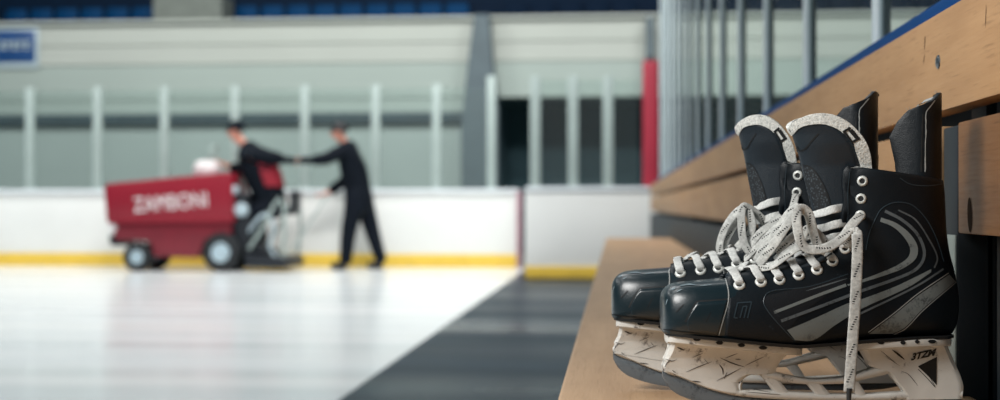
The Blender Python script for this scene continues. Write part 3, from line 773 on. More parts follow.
def hit(px, py, off=0.0005, bv=None):
    bv = bv or BV; d = fr.dirn(px, py)
    loc, nor, i, dist = bv.ray_cast(fr.cam, d)
    if loc is None:
        q = fr.S(px, py); loc, nor, i, dist = bv.find_nearest(q + Vector((0, -0.004, 0)))
    if nor.dot(d) > 0: nor = -nor
    return loc + nor * off, nor
def mir(p): return Vector((p.x, -p.y, p.z))
def decal(A, B, nu=24, nv=4, off=0.0005, mb=None, both=True, bv=None, wave=None):
    """a thin inlay between two outlines, laid on the boot's surface, on both sides of the boot"""
    own = mb is None
    if own: mb = MB()
    a = cr([Vector((x, y, 0)) for x, y in A], nu); c = cr([Vector((x, y, 0)) for x, y in B], nu)
    top = []
    for p, q in zip(a, c):
        top.append([hit(*(p.lerp(q, j / nv).to_2d()), off, bv)[0] for j in range(nv + 1)])
    mb.grid(top)
    if both: mb.grid([[mir(p) for p in r] for r in top])
    return mb
def line(P, w, n=24, mb=None, off=0.0006, taper=False, bv=None, both=True):
    """a narrow ribbon of w pixels along P"""
    c = cr([Vector((x, y, 0)) for x, y in P], n); A, B = [], []
    for i, p in enumerate(c):
        t = (c[min(i + 1, n - 1)] - c[max(i - 1, 0)]).normalized(); nr = Vector((-t.y, t.x, 0))
        ww = w * (1 - 0.8 * abs(2 * i / (n - 1) - 1) ** 2) if taper else w
        A.append((p + nr * ww / 2).to_2d()); B.append((p - nr * ww / 2).to_2d())
    return decal([tuple(v) for v in A], [tuple(v) for v in B], n, 1, off, mb, both, bv)
def welt(P, r, n=30, mb=None, off=0.0):
    """a raised round seam on the surface"""
    mb = mb or MB(); pts = [hit(p.x, p.y, off)[0] for p in cr([Vector((x, y, 0)) for x, y in P], n)]
    mb.tube(pts, r, 6); mb.tube([mir(p) for p in pts], r, 6); return mb

# stripes and trims on the quarter
b = MB()
decal([(787, 330), (815, 318), (847, 303.5), (862, 299), (895, 286.5), (912, 278.5), (931, 269)], [(795, 340), (813, 340), (835, 325), (862, 308.5), (895, 293.5), (912, 285), (931, 272)], 40, 5, .0005, b)
decal([(869, 333.5), (895, 314), (918, 295.5), (949, 274.5)], [(893, 333.5), (905, 327), (922, 309.5), (955, 281.5)], 30, 5, .0005, b)
decal([(881, 217.5), (896, 223), (910, 234), (917.5, 247), (916, 258), (906, 266.5), (893, 272.5), (862, 282.5), (848, 286)], [(880, 221.5), (893, 227), (904.5, 238), (910, 249), (908, 257), (900, 263.5), (889, 269), (861, 280), (847, 284.5)], 44, 4, .0005, b)
line([(846, 285), (820, 294.5), (797, 303.5), (774, 312.5)], 3.0, 24, b)
islands(b, 'stripe', M['stripe'], skate)
b = MB()
line([(885, 211), (902, 220), (917, 234), (924, 251), (922, 262), (914, 270.5), (895, 279), (861, 291), (820, 306.5), (781, 321)], 3.0, 54, b)
line([(898, 210), (915, 219.5), (929.5, 241), (937, 258), (934, 268)], 1.6, 30, b)
line([(860, 313.5), (895, 297), (920, 284), (943, 269)], 2.0, 30, b)
line([(847, 278.5), (826, 285), (806, 291)], 1.4, 16, b, taper=True)
islands(b, 'stripe', M['stripe_dim'], skate)
# seams
b = MB()
welt([(848, 274), (810, 286.5), (775, 290.5), (766.5, 294), (763.5, 302), (768, 311), (776, 321), (788, 334), (795, 341)], .0006, 40, b)
welt([(866, 250), (869, 235), (875, 220), (882, 208.5), (895, 202.5), (912, 205), (927, 220), (937, 240), (944, 262)], .0006, 40, b)
welt([(850, 172), (848, 190), (848, 215), (845, 234), (836, 249), (825, 259)], .0005, 30, b)
welt([(900, 178), (910, 184), (926, 186), (942, 184)], .0005, 20, b)
islands(b, 'seam', M['edge'], skate)
b = MB()
line([(868, 332), (894.5, 312.5), (917, 294), (948, 273)], .9, 30, b, .0009); line([(893.5, 334), (905.5, 328), (922.5, 310.5), (955.5, 282)], .8, 30, b, .0009)
line([(725.5, 279), (728.4, 292), (728, 302), (723, 320), (718.8, 335)], 1.1, 26, b, .0007)
line([(850.5, 167.5), (866, 167.2), (885, 168.2), (905, 171)], .7, 20, b, .0008)
islands(b, 'stitch', M['thread'], skate)
b = MB()                                                             # pressed panel lines
for pl, w_ in (([(737.5, 318), (734, 317.6), (737.5, 303), (751.5, 302), (747.5, 318)], 1.3), ([(740, 317.6), (743, 306.6), (747, 306.2), (744, 317.8)], 1.3)):
    for pa, pb in zip(pl, pl[1:]): line([pa, pb], w_, 6, b)
islands(b, 'panel_line', M['edge'], skate)
for sd in (0, 1):
  b = MB()
  decal([(766, 296), (764.5, 302), (770, 312), (778, 323), (786, 331)], [(846, 276), (846, 283), (820, 300), (800, 316), (789, 330)], 20, 8, .0003, b, both=False)
  if sd: b.v = [mir(p) for p in b.v]
  b.build('fabric_inlay', M['boot_fabric'], skate)
for sd in (0, 1):
    b = MB(); decal([(687, 322), (690, 315), (693.5, 308), (696.5, 303.6), (698, 302.6), (701, 302.3), (712, 301.4), (727.5, 300.2)], [(689, 331), (697, 332), (705, 333), (712, 334), (717.5, 334.5)], 40, 8, .0014, b, both=False)
    if sd: b.v = [mir(p) for p in b.v]
    o = b.build('facet', M['toe'], toe); so = o.modifiers.new('solid', 'SOLIDIFY'); so.thickness = .0016; so.offset = -1
b = MB()                                                             # facets of the toe cap
line([(728, 299.6), (712, 300.8), (700, 301.5), (697, 302.4), (695, 304.4), (689, 315), (685.5, 322)], 2.0, 40, b, .0004); line([(711, 312), (706, 322)], 1.0, 8, b, .0016); line([(684, 304), (676, 312)], 1.0, 8, b); line([(664, 329.5), (690, 332.5), (718, 335)], 1.0, 20, b)
islands(b, 'facet_crease', M['groove'], toe)
b = MB()
for P, w in (([(671, 290), (676, 288)], 1.6), ([(680, 286), (690, 284.6), (697, 285.6)], 1.6), ([(677, 292), (682, 289.5)], 1.2), ([(668, 299), (666, 305)], 1.0), ([(708, 314), (705, 320)], 0.7), ([(700, 286), (712, 285)], 1.0)):
    line(P, w, 8, b, .0005, True)
b.build('scuff', simple('toe_scuff', srgb(104, 118, 124), 0.6, var=0.3, scale=500), toe)
# outsole
b = MB(); rows = []
sole = [(664, 334, 22), (670, 335, 32), (690, 337.5, 40), (718, 340.3, 44), (752, 344, 45), (792, 347.3, 42), (833, 344.3, 35), (870, 341.2, 31), (910, 339, 29), (940, 338, 25), (949, 336.5, 15)]
for x, y, w in sole:
    px = fr.xz(x, y)[0]; pz = fr.S(x, y - 1.8, -w * mm).z; qz = fr.S(x, y + 1.4, -w * mm).z
    rows.append([Vector((px, s * w * mm, z)) for s, z in ((-1, pz), (-.98, qz), (0, qz), (.98, qz), (1, pz), (0, pz))])
b.grid(rows, True, True); b.build('outsole', M['groove'], skate)

# eyelets
EYE = [(739.5, 285), (761, 282), (779.5, 279.7), (798.6, 275), (817, 269.6), (832.4, 260.9), (845.3, 248.2), (853.5, 233), (860.3, 215.5), (861, 198.7), (862.4, 181)]
EP = []
for i, (x, y) in enumerate(EYE):
    p, nr = hit(x, y, 0.0); EP.append((p, nr))
    for s in (0, 1):
        q, n2 = (p, nr) if s == 0 else (mir(p), mir(nr))
        mt = Matrix.Translation(q) @ n2.to_track_quat('Z', 'Y').to_matrix().to_4x4()
        m = MB(); R = 0.0058 if i < 8 else 0.0052
        m.lathe([(R * .48, -.0004), (R * .5, .0011), (R * .62, .0017), (R * .8, .0015), (R * .97, .0006), (R, -.0004)], 22, mt)
        e = m.build('eyelet', M['eyelet'], skate)
        m = MB(); m.lathe([(R * .5, .0003), (R * .2, .0002), (0.0001, .0002)], 16, mt); m.build('hole', M['groove'], e)

# tongue: a sheet bent round the shin; y follows from the distance behind its front line
FRONT = [(118, 785), (124, 787.5), (134, 794), (154.5, 800.6), (185, 807.5), (212, 814), (230, 819), (250, 829)]
TW = [(112, .034), (145, .030), (165, .0225), (205, .0205), (260, .022)]
def tongue_pt(px, py, k=1.0, D=76.0):
    w = k * interp(py, TW)
    c = interp(py, FRONT); t = min(1, max(0, (px - c) / D)); y = -w * math.sqrt(max(0, 1 - (1 - t) ** 2))
    p = fr.S(px, py); p.y = y; return p
def sheet(A, B, nu, nv, fn):
    a = cr([Vector((x, y, 0)) for x, y in A], nu); c = cr([Vector((x, y, 0)) for x, y in B], nu)
    return [[fn(*(p.lerp(q, (j / nv) ** 1.6).to_2d())) for j in range(nv + 1)] for p, q in zip(a, c)]
def both_sides(mb, rows, weld=True):
    if weld: mb.grid([[mir(p) for p in r[::-1]] + r[1:] for r in rows])
    else: mb.grid(rows); mb.grid([[mir(p) for p in r] for r in rows])
tongue = MB()
TR = sheet([(791, 130), (794, 134.5), (797, 144), (800.6, 154.5), (804.2, 170), (807.5, 185), (814, 212), (819, 230), (829, 250)],
           [(801, 126.5), (818, 125.2), (832, 130.5), (844.5, 143), (852.5, 160), (857, 180), (860, 205), (862, 230), (866, 250)], 44, 14, tongue_pt)
both_sides(tongue, TR)
low = []
for x, y, w in ((826, 246, 30), (815, 253, 29), (800, 258.5, 28), (782, 264, 27), (762, 269, 26), (742, 272.5, 25), (728, 275, 22)):
    px, pz = fr.xz(x, y); low.append([Vector((px, w * mm * (k / 5 - 1), pz - 0.0075 * (k / 5 - 1) ** 2)) for k in range(11)])
tongue.grid(low)
tg = tongue.build('tongue', M['tongue'], skate); so = tg.modifiers.new('solid', 'SOLIDIFY'); so.thickness = 0.004; so.offset = 0
TB = MB(); TB.grid(TR); TBV = BVHTree.FromPolygons([tuple(v) for v in TB.v], TB.f)
felt = MB(); fa = [(791, 131), (789.5, 125.5), (793, 121.4), (801, 117.6), (812, 115.2), (826.5, 117), (841.5, 124.8), (853.5, 136.8), (861.5, 150), (865, 163), (866, 185)]
fb = [(794, 134), (796, 130), (799, 127.3), (805, 125.6), (818, 125.4), (830, 129.8), (838, 136), (845, 144), (852.5, 160), (855, 168), (857, 185)]
FRrows = sheet(fa, fb, 40, 6, lambda x, y: tongue_pt(x, y, 1.02))
both_sides(felt, FRrows, False)
ft = felt.build('felt_trim', M['felt'], tg); so = ft.modifiers.new('solid', 'SOLIDIFY'); so.thickness = 0.0062; so.offset = 0
bv = ft.modifiers.new('bev', 'BEVEL'); bv.width = 0.0018; bv.segments = 3; bv.limit_method = 'ANGLE'
# joining strip of felt across the front between the two sides
b = MB(); decal([(803, 165), (812, 168), (822, 182), (828, 198), (831, 212)], [(804, 170), (807, 180), (810, 193), (812, 203), (814, 211)], 20, 5, .0024, b, bv=TBV); b.build('knit_panel', M['mesh_fabric'], tg)
b = MB(); line([(797, 143), (801, 150), (806, 148.5), (812, 141), (819, 133)], 1.5, 24, b, .0026, bv=TBV); line([(803, 164), (812, 167), (822, 181.5), (829, 198), (832, 213)], 1.2, 24, b, .0028, bv=TBV); islands(b, 'seam', M['groove'], tg)
FB = MB(); FB.grid(FRrows); FBV = BVHTree.FromPolygons([tuple(v) for v in FB.v], FB.f)
b = MB()
for P in ([(840, 133.5), (850, 127)], [(847, 143.5), (859.5, 138)], [(844, 131), (851, 141)], [(848, 128.5), (857, 139)], [(841.5, 134), (848.5, 144)], [(851, 129), (857.5, 137.5)]):
    line(P, 2.4, 8, b, .0038, bv=FBV, both=False)
b.build('lace_keeper', M['groove'], tg)

# tendon guard: an angular sheet wrapped round the heel cord
def guard_pt(px, py, w=0.027):
    t = min(1, max(0, (938.4 - px) / 52)); p = fr.S(px, py); p.y = -w * interp(t, [(0, 0), (.02, .28), (.06, .5), (.12, .68), (.2, .84), (.28, .94), (.38, 1), (.5, .98), (.7, .8), (.88, .55), (1, .38)]); return p
def poly(P, n=9):
    out = []
    for a, c in zip(P, P[1:]): out += [(a[0] + (c[0] - a[0]) * k / n, a[1] + (c[1] - a[1]) * k / n) for k in range(n)]
    return out + [P[-1]]
G = sheet(poly([(938.6, 184), (939, 160), (939.6, 140), (939.6, 122), (939.2, 109), (938.2, 101), (937.6, 95)]),
          poly([(893, 184), (891.5, 163), (887, 138), (893.5, 123), (902, 112), (924, 102.4), (933.5, 94)]), 60, 16, guard_pt)
b = MB(); nG = len(G[0]) - 1; b.grid([[mir(p) + Vector((.010 * (k / nG) ** 2, 0, 0)) for k, p in enumerate(r)][::-1] + r[1:] for r in G]); tgd = b.build('tendon_guard', M['boot'], skate)
so = tgd.modifiers.new('solid', 'SOLIDIFY'); so.thickness = 0.004; so.offset = 0
bv = tgd.modifiers.new('bev', 'BEVEL'); bv.width = 0.0012; bv.segments = 2; bv.limit_method = 'ANGLE'
GB = MB(); GB.grid(G); GBV = BVHTree.FromPolygons([tuple(v) for v in GB.v], GB.f)
b = MB(); line([(935.8, 96), (930, 105), (925.6, 112.5), (925.2, 130), (924.6, 150), (924.4, 172)], .9, 30, b, .0026, bv=GBV); 
islands(b, 'stitch', M['thread'], tgd); b = MB()
for x, y, dx, dy in ((933, 94.5, -3, -2.2), (936, 94.5, .5, -3), (931, 95.5, -2.5, -2), (902, 112, -2.5, -2), (903, 111.5, -.5, -3), (926, 101.5, -2, -1.5)):
    p0 = guard_pt(x, y); p1 = p0 + Vector((dx * mm, 0, -dy * mm)); b.tube([p0, p0.lerp(p1, .5) + Vector((0, -.0006, 0)), p1], .00018, 4)
b.build('fray', M['thread'], tgd)['kind'] = 'stuff'
b = MB(); line([(922.4, 114), (921.8, 130), (921.4, 150), (921, 172)], 1.2, 20, b, .0024, bv=GBV); islands(b, 'seam', M['groove'], tgd)

# ---- blade holder
HT = [(334, 30), (341, 24), (348, 17.5), (358, 12), (368, 9.5), (380, 8.0), (392, 7.0), (402, 6.2)]
HTR = [(336, 25), (343, 20), (350, 15.5), (360, 11.5), (372, 9), (384, 7.8), (402, 6.2)]
def solid(mb, A, B, nu, nv, tab, inset=0.0012):
    a = cr([Vector((x, y, 0)) for x, y in A], nu); c = cr([Vector((x, y, 0)) for x, y in B], nu); loops = []
    for p, q in zip(a, c):
        ln = max(1e-6, (q - p).length); row = []
        for j in range(nv + 1):
            t = j / nv; v = p.lerp(q, t); w = interp(v.y, tab) * mm
            edge = min(t, 1 - t) * ln * mm                       # round the ends
            if edge < 0.003: w *= 0.72 + 0.28 * math.sqrt(max(0.0, edge / 0.003))
            e_ = fr.S(v.x, v.y, -w * .95); row.append((e_.x, w, e_.z))
        loops.append([Vector((x, -w, z)) for x, w, z in row] + [Vector((x, w, z)) for x, w, z in row[::-1]])
    mb.grid(loops, True, True)
H = MB()
solid(H, [(668, 334.5), (671, 341), (669.5, 349), (666.5, 356), (664.2, 359.5), (664.6, 362), (662.6, 366), (663, 371)], [(797, 347.5), (790, 352.5), (782, 359.5), (777, 367), (774.5, 373), (762, 375), (750, 375), (739, 382.5)], 36, 26, HT)
solid(H, [(663, 370.5), (683, 378.5), (700, 385.6), (711, 389.5), (725, 393), (739, 395.8)], [(739, 382), (739, 383), (739, 384.5), (739, 386), (739, 388), (739, 390)], 20, 14, HT)
solid(H, [(733, 389.5), (739, 389.8), (775, 391), (816, 393.5), (857, 394.5), (903, 392), (935, 391), (962.5, 390)], [(733, 394.8), (739, 396), (775, 399), (816, 400.5), (857, 400.8), (903, 400.2), (935, 399.6), (962.5, 398.5)], 40, 5, HT)
solid(H, [(762, 373), (774, 372.6), (790, 376), (810, 379), (830, 378.6), (849, 376.4), (866, 371), (882, 366), (900, 360)], [(762, 377.2), (780, 381), (794, 383), (806.5, 384.2), (821, 384.2), (846, 383.4), (857, 381), (887, 374), (902, 370)], 40, 5, HT)
solid(H, [(739.5, 383.5), (738, 386), (739, 392)], [(743, 380), (742, 386), (742, 392)], 8, 2, HT)
for q in (((761, 375.5), (779, 380), (790, 393.5), (774, 392)), ((806, 383), (821, 383.5), (831, 395), (815.5, 394.5)), ((845, 382.5), (857.5, 380.5), (867, 395.5), (857, 395.5))):
    solid(H, [q[0], ((q[0][0] + q[3][0]) / 2, (q[0][1] + q[3][1]) / 2), q[3]], [q[1], ((q[1][0] + q[2][0]) / 2, (q[1][1] + q[2][1]) / 2), q[2]], 8, 5, [(370, 7.5), (400, 5.8)])
solid(H, [(859, 340.5), (863, 350), (867.5, 360), (870, 366), (888, 373), (895, 381), (903, 391), (905, 399.5)], [(945.5, 338), (948, 347), (953.5, 360), (957, 368), (960.5, 376), (963, 384), (963.2, 391), (962, 399)], 34, 22, HTR)
# flange under the sole
fl = MB()
for seg in ([(666, 335.4, 18), (670, 336, 28), (690, 338.2, 33), (718, 341, 35.5), (752, 344.8, 36.5), (780, 347.2, 35), (792, 348, 30), (799, 348.2, 16)], [(856, 343, 18), (864, 342.4, 27), (885, 341, 29), (915, 339.8, 28), (938, 338.8, 23), (947, 338.4, 14)]):
    rows = []
    for v in cr([Vector((x, y, w)) for x, y, w in seg], 24):
        w = v.z * mm; x = fr.xz(v.x, v.y)[0]; z = fr.S(v.x, v.y, -w).z
        rows.append([Vector((x, s * w, z + dz)) for s, dz in ((-1, .0005), (-1.01, -.003), (-.97, -.0062), (-.6, -.0085), (.6, -.0085), (.97, -.0062), (1.01, -.003), (1, .0005))])
    H.grid(rows, True, True)
holder = H.build('blade_holder', M['holder'], skate)
HB = BVHTree.FromPolygons([tuple(v) for v in H.v], H.f)
def scratch(segs, mb, off=.0004):
    for P, w in segs: line(P, w * .66, 12, mb, off, True, HB)
b = MB(); scratch([([(720, 357.5), (732, 363), (745, 367)], 1.6), ([(686, 372), (700, 366), (712, 361.5)], 1.3), ([(719, 364), (722.5, 369), (723, 374.5)], 2.0), ([(716, 381), (728, 375), (741, 368)], 1.2), ([(725, 358), (738, 353)], 1.0),
    ([(677, 347), (684, 350)], 2.2), ([(693, 357), (703, 353)], 1.0), ([(745, 365.5), (765, 356)], 1.0), ([(665, 367), (668, 362), (671, 360)], 1.4), ([(672, 370), (676, 373)], 1.2), ([(692, 381), (701, 382)], 1.6), ([(735, 359), (741, 359.5)], 1.3), ([(704, 359), (709, 364)], .8),
    ([(664.5, 358.5), (672, 361), (677, 359)], 1.0), ([(727, 372), (724, 379)], 1.2), ([(745, 392), (780, 394.5)], .8), ([(752, 389), (770, 392.4)], .7), ([(885, 356), (900, 366)], .7), ([(880, 350), (897, 364)], .8), ([(918, 386), (908, 374), (901, 371)], .9), ([(930, 378), (936, 388)], .8)], b)
islands(b, 'scratch_speck', M['scratch'], holder)
b = MB()
for x, y, w in ((697, 339.2, 8), (719.5, 342.6, 8), (741.3, 345, 8), (763, 347.6, 9), (881, 342.5, 7), (903, 342.5, 6), (917, 341.5, 5), (932, 341.3, 9)):
    decal([(x - w / 2, y), (x - w / 4, y - 1.5), (x + w / 4, y - 1.4), (x + w / 2, y + .2)], [(x - w / 2, y + .1), (x - w / 4, y + 1.6), (x + w / 4, y + 1.7), (x + w / 2, y + .3)], 10, 2, .0005, b, bv=HB)
islands(b, 'rivet_slot', M['groove'], holder)
# rear emblem: slanted dark wedge, slash and letters
b = MB(); decal([(918, 366), (927, 361.5), (936.8, 356.5)], [(918.5, 367), (927, 375), (936.5, 385)], 8, 6, .0005, b, bv=HB); line([(892, 349.5), (898, 354), (904.5, 359.5)], 2.0, 10, b, .0005, True, HB); line([(918, 369), (926, 377), (935, 387)], .7, 12, b, .0005, False, HB)
b.build('emblem', M['groove'], holder)
tm = bmesh.new(); tm.from_mesh(text_mesh('3TZM', 9.2, 0, 0.30, 1.0, 0.05)); bmesh.ops.triangulate(tm, faces=tm.faces)
ca, sa = math.cos(math.radians(13)), math.sin(math.radians(13))
b = MB(); vs = [hit(922.5 + v.co.x * ca * 1.05 + v.co.y * sa * 0.2, 354.8 - v.co.x * sa * 1.0 - v.co.y * ca, .0006, HB)[0] for v in tm.verts]; tm.verts.index_update()
b.add(vs, [tuple(v.index for v in f.verts) for f in tm.faces]); b.build('lettering', M['groove'], holder, smooth=False); tm.free()
# ---- runner
b = MB()
solid(b, [(662.6, 371.3), (672, 376), (683, 379.6), (697, 385.4), (711, 390.3), (725, 393.8), (739, 396.6), (775, 399.6), (816, 401), (857, 401.4), (903, 400.6), (940, 399.6), (962, 398.6)],
      [(662.8, 377), (668, 386.5), (677, 394), (689, 399), (702, 402.6), (718, 405.4), (736, 406.9), (775, 407.5), (816, 407.5), (857, 407.5), (903, 407.3), (940, 406), (961, 402.4)], 60, 6, [(370, 5.2), (385, 4.2), (396, 3.0), (408, 1.8)])
b.build('runner', M['runner'], skate)

# ---- laces
def lace(mb_uv, path, w, th=0.0016, refs=None, n=None, twist=None):
    """flat woven lace along a path; refs: per-point direction its flat face looks"""
    P = [Vector(p) for p in path]; n = n or max(16, 7 * len(P))
    C = cr(P, n)
    if refs is None: refs = [Vector((0, -1, 0.25))] * len(P)
    d = [0]
    for a, c in zip(P, P[1:]): d.append(d[-1] + (c - a).length)
    rows = []; us = []; u = 0
    for i, c in enumerate(C):
        s = d[-1] * i / (n - 1); r = Vector((0, 0, 0))
        k = 0
        while k < len(P) - 2 and d[k + 1] < s: k += 1
        t = (s - d[k]) / max(1e-9, d[k + 1] - d[k]); r = Vector(refs[k]).lerp(Vector(refs[k + 1]), min(1, t))
        tg_ = (C[min(i + 1, n - 1)] - C[max(i - 1, 0)]).normalized(); r = (r - tg_ * r.dot(tg_)).normalized(); sd = tg_.cross(r)
        row = []
        for q in range(12):
            a = 2 * PI * q / 12; ca, sa = math.cos(a), math.sin(a)
            row.append(c + sd * (w / 2) * (abs(ca) ** .7) * (1 if ca >= 0 else -1) + r * (th / 2) * (abs(sa) ** .8) * (1 if sa >= 0 else -1))
        rows.append(row); us.append(u)
        if i < n - 1: u += (C[i + 1] - c).length
    mb_uv.append((rows, us))
def build_lace(parts, name, parent, label=None, mat='lace'):
    m = MB(); uvs = []
    for rows, us in parts:
        m.grid(rows, True, True)
        for r, u in zip(rows, us):
            for q in range(12): uvs.append((u, 0.5 + 0.5 * math.cos(2 * PI * q / 12)))
    me = bpy.data.meshes.new(name); me.from_pydata([tuple(v) for v in m.v], [], m.f); me.materials.append(M[mat])
    l = me.uv_layers.new(name='lace')
    for lp in me.loops: l.data[lp.index].uv = uvs[lp.vertex_index]
    bm = bmesh.new(); bm.from_mesh(me); bmesh.ops.recalc_face_normals(bm, faces=bm.faces); bm.to_mesh(me); bm.free()
    for p in me.polygons: p.use_smooth = True
    o = bpy.data.objects.new(name, me); COL.objects.link(o); o.parent = parent
    if label: o['label'] = label
    return o
UP = Vector((-.25, 0, 1))
# the throat edge point in front of each eyelet
EDGEPX = [(733.5, 274), (753, 271), (771, 268), (790, 263.5), (807, 258.2), (821.5, 250.5), (833, 240.5), (842, 221), (843.6, 207)]
LW = 0.0083
rowsL = []
for i in range(0, 7):
    p, nr = EP[i]; ex, ey = EDGEPX[i]; eh = fr.S(ex, ey - 1.5, -0.020); eh = eh + Vector((0, 0, 0.0012))
    cx, cy = EDGEPX[max(0, i - 1)]; cen = fr.S((ex * .5 + cx * .5) - 1, (ey * .5 + cy * .5) - 4.0)
    fx, fy = EDGEPX[max(0, i - 1)]; fe = fr.S(fx, fy); fe.y = 0.018; fe.z += .0005; end = fe + Vector((.002, .007, -.006))
    path = [p - nr * .003 + Vector((0, 0, -.0002)), p + nr * .0022 + Vector((-.0004, 0, .0022)), p.lerp(eh, .5) + nr * .0030, eh + nr * .001 + Vector((0, 0, .0012)), eh.lerp(cen, .5) + Vector((0, 0, .0018)), cen, cen.lerp(fe, .6) + Vector((0, 0, -.0006)), fe, end]
    rf = [nr, nr, nr, nr.lerp(UP, .5), UP, UP, UP, UP, UP]
    lace(rowsL, path, LW, refs=rf); 
    dz = Vector((0, 0, .0016 if i % 2 else -.0004))
    lace(rowsL, [mir(q) + (dz if 2 < k < 8 else Vector()) for k, q in enumerate(path)], LW, refs=[mir(q) for q in rf])
# rows lying across the tongue at the ankle
for k, (ex, ey, cx, cy) in enumerate(((843.5, 207, 816, 214.5), (847, 222, 818.5, 229), (842, 236, 822, 240))):
    e = fr.S(ex + 4, ey, -0.019); c = fr.S(cx - 4.5, cy); m1 = fr.S(ex * .62 + cx * .38, ey * .62 + cy * .38 - .5, -0.025); m2 = fr.S(ex * .22 + cx * .78, ey * .22 + cy * .78, -0.014)
    path = [e, m1, m2, c, mir(m2), mir(m1), mir(e)]; rf = [Vector((-.3, -1, 0)), Vector((-.5, -1, .1)), Vector((-1, -.7, .2)), Vector((-1, 0, .3)), Vector((-1, .7, .2)), Vector((-.5, 1, .1)), Vector((-.3, 1, 0))]
    lace(rowsL, path, 0.008, refs=rf)
build_lace(rowsL, 'shoelace', skate, None, 'lace_plain')

SHARED = list(skate.children)
def Lp(f, pts): return [f.S(x, y, yy * mm) for x, y, yy in pts]
FRN = Vector((-.15, -1, .2))
# loose ends of the near skate
ll = []
lace(ll, Lp(NEAR, [(861.5, 214.5, -33), (859, 217, -39), (851, 226, -44), (843, 237, -46.5), (832, 245, -48), (819, 249.5, -48.5), (807, 248.5, -48), (800.5, 241, -47.5), (797.5, 228, -46), (796.5, 216, -43.5), (798.5, 209.5, -41), (803.5, 209, -38), (808.5, 214, -36.5), (812, 226, -36), (815, 238, -36), (819, 246.5, -37), (826, 251.5, -37)]), .0092, refs=[Vector((-.4, -1, .2))] * 6 + [Vector((-.1, -1, .5))] * 2 + [Vector((-.3, -1, .1))] * 9, n=110)
lace(ll, Lp(NEAR, [(834, 250, -28), (826, 243, -31), (817, 233, -33), (808, 228, -32), (803, 236, -29), (798, 246, -27)]), .008, refs=[Vector((-.4, -1, .5))] * 6)
lace(ll, Lp(NEAR, [(806, 209, -25), (797, 213, -26), (789, 222, -27), (781, 234, -26), (772, 247, -23), (764, 257, -18), (758, 265, -12)]), .0095, refs=[Vector((-.5, -1, .4))] * 7)
lace(ll, Lp(NEAR, [(800, 205, -6), (790, 212, -8), (780, 226, -9), (770, 240, -8), (761, 252, -5), (756, 262, 0)]), .009, refs=[Vector((-.6, -1, .5))] * 6)
lace(ll, Lp(NEAR, [(812, 246, -24), (800, 247, -30), (788, 254, -31), (778, 262, -29), (768, 267.5, -25), (752, 268.5, -18)]), .0085, refs=[Vector((-.2, -.8, .9))] * 6)
lace(ll, Lp(NEAR, [(818, 232, -14), (806, 238, -19), (794, 243, -22), (783, 252, -22), (775, 260, -19)]), .008, refs=[Vector((-.3, -.8, .8))] * 5)
lace(ll, Lp(NEAR, [(808, 231, -16), (796, 234, -20), (786, 243, -21), (778, 254, -20)]), .008, refs=[Vector((-.3, -1, .5))] * 4)
build_lace(ll, 'lace_loop', skate)
ll = []
hang = [(846, 246, -36), (851, 236, -44), (856, 232, -48), (857.3, 240, -50.5), (857.2, 262, -52.5), (856.2, 285, -53.5), (854.8, 310, -54), (853, 335, -53.5), (851.5, 358, -52.5), (850, 378, -52), (849, 392, -51.5)]
lace(ll, Lp(NEAR, hang), .0104, .0017, refs=[Vector((-.4, -1, .2))] + [Vector((-.05, -1, .05))] * 10, n=90)
le = build_lace(ll, 'lace_end', skate)
m = MB(); m.tube(Lp(NEAR, [(849.2, 388, -51.8), (849, 392, -51.6), (848.8, 403, -51.4)]), [.0026, .0026, .0022], 10); m.build('aglet', M['aglet'], le)

# the far skate: the same boot, its own loose laces
far = thing('ice_skate', 'x', 'ice skate', FAR.O, FAR.a, None); far.scale = (FAR.k,) * 3
for ch in SHARED: copy_tree(ch, far)
ft_ = [c for c in far.children if c.name.startswith('tongue')][0]      # the far tongue is pressed narrower
fx = NEAR.xz(793, 130)[0]; ft_.scale = (0.80, 1, 0.99); ft_.location.x = fx * 0.20 + .003
ll = []
lace(ll, Lp(FAR, [(796, 194, -30), (795, 199, -37), (793, 206, -40), (787, 217, -41), (776, 227, -40), (765, 238, -37), (754, 250, -33), (745, 259, -30), (736, 265, -27)]), .0075, refs=[Vector((-.2, -.8, .8))] * 9, n=70)
lace(ll, Lp(FAR, [(766, 224, -14), (758, 215, -19), (749, 208.5, -22), (743.5, 206.5, -24), (741.5, 213, -27), (741.5, 224, -30), (742.5, 236, -31), (746, 247, -31), (752, 254, -30)]), .0085, refs=[Vector((-.3, -1, .2))] * 9, n=70)
lace(ll, Lp(FAR, [(746, 207, -15), (738, 211, -14), (730, 220, -12), (723, 233, -9), (719.5, 247, -6), (722, 256, -4)]), .009, refs=[Vector((-.6, -1, .3))] * 6)
lace(ll, Lp(FAR, [(745, 210, -5), (739, 219, -6), (731, 231, -6), (725, 243, -4), (722, 254, -2)]), .0085, refs=[Vector((-.6, -1, .3))] * 5)
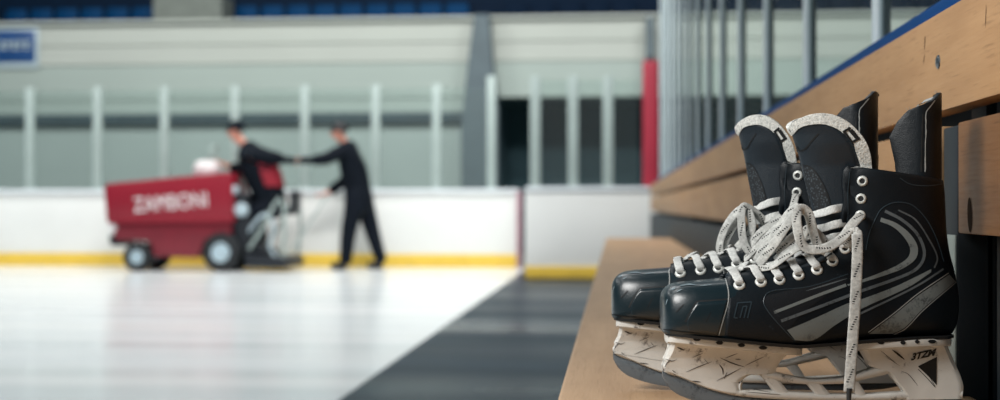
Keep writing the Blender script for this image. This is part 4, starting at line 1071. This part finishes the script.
lace(ll, Lp(FAR, [(748, 210, -24), (752, 222, -27), (751, 232, -27), (744, 240, -24), (737, 248, -20)]), .0085, refs=[Vector((-.3, -1, .3))] * 5)
lace(ll, Lp(FAR, [(782, 216, -32), (772, 224, -34), (762, 231, -33), (754, 240, -30), (747, 250, -27)]), .0085, refs=[Vector((-.2, -1, .6))] * 5)
build_lace(ll, 'lace_loop', far)
tag(skate, 'front black ice skate with one long lace end hanging down its side', 'ice skate')
tag(far, 'rear black ice skate half hidden behind the other, its lace running from an upper eyelet', 'ice skate')
skate['group'] = far['group'] = 'pair of hockey skates on the bench'

# ------------------------------------------------------------------ light
w = bpy.data.worlds.new('world'); SC.world = w; w.use_nodes = True
bg = w.node_tree.nodes['Background']; bg.inputs[0].default_value = srgb(164, 212, 232); bg.inputs[1].default_value = 0.15
def area(name, loc, target, sx, sy, power, col=(1, 1, 1)):
    l = bpy.data.lights.new(name, 'AREA'); l.shape = 'RECTANGLE'; l.size = sx; l.size_y = sy; l.energy = power; l.color = col
    o = bpy.data.objects.new(name, l); COL.objects.link(o); o.location = loc
    o.rotation_euler = (Vector(target) - Vector(loc)).to_track_quat('-Z', 'Y').to_euler(); return o
for i, x in enumerate((-10.5, -4.0)):
    for j, y in enumerate((3.0, 8.0, 13.0)):
        area('arena_light', (x, y, 7.5), (x, y, 0), 3.5, 1.2, 130, (1, .995, .98))
for x in (-9, -3, 3):
    area('arena_light', (x, 15, 7.5), (x, 22, 2.0), 4, 1.2, 370, (1, 1, .975))  # extra lights added to brighten the far wall
area('arena_light', (-1.2, 8.5, 7.5), (-.4, 14, .7), 3, 1.2, 620, (1, .995, .98))  # extra light added to brighten the nearer boards
area('key_light', (-0.85, 0.6, 1.5), (0.1, 1.35, 0.65), 0.6, 0.5, 25, (1, .985, .96))  # unseen key light added at near left to brighten the skates
SC.view_settings.view_transform = 'Standard'; SC.view_settings.look = 'None'
SC.view_settings.gamma = 1; SC.view_settings.exposure = 0.0; SC.view_settings.use_curve_mapping = False
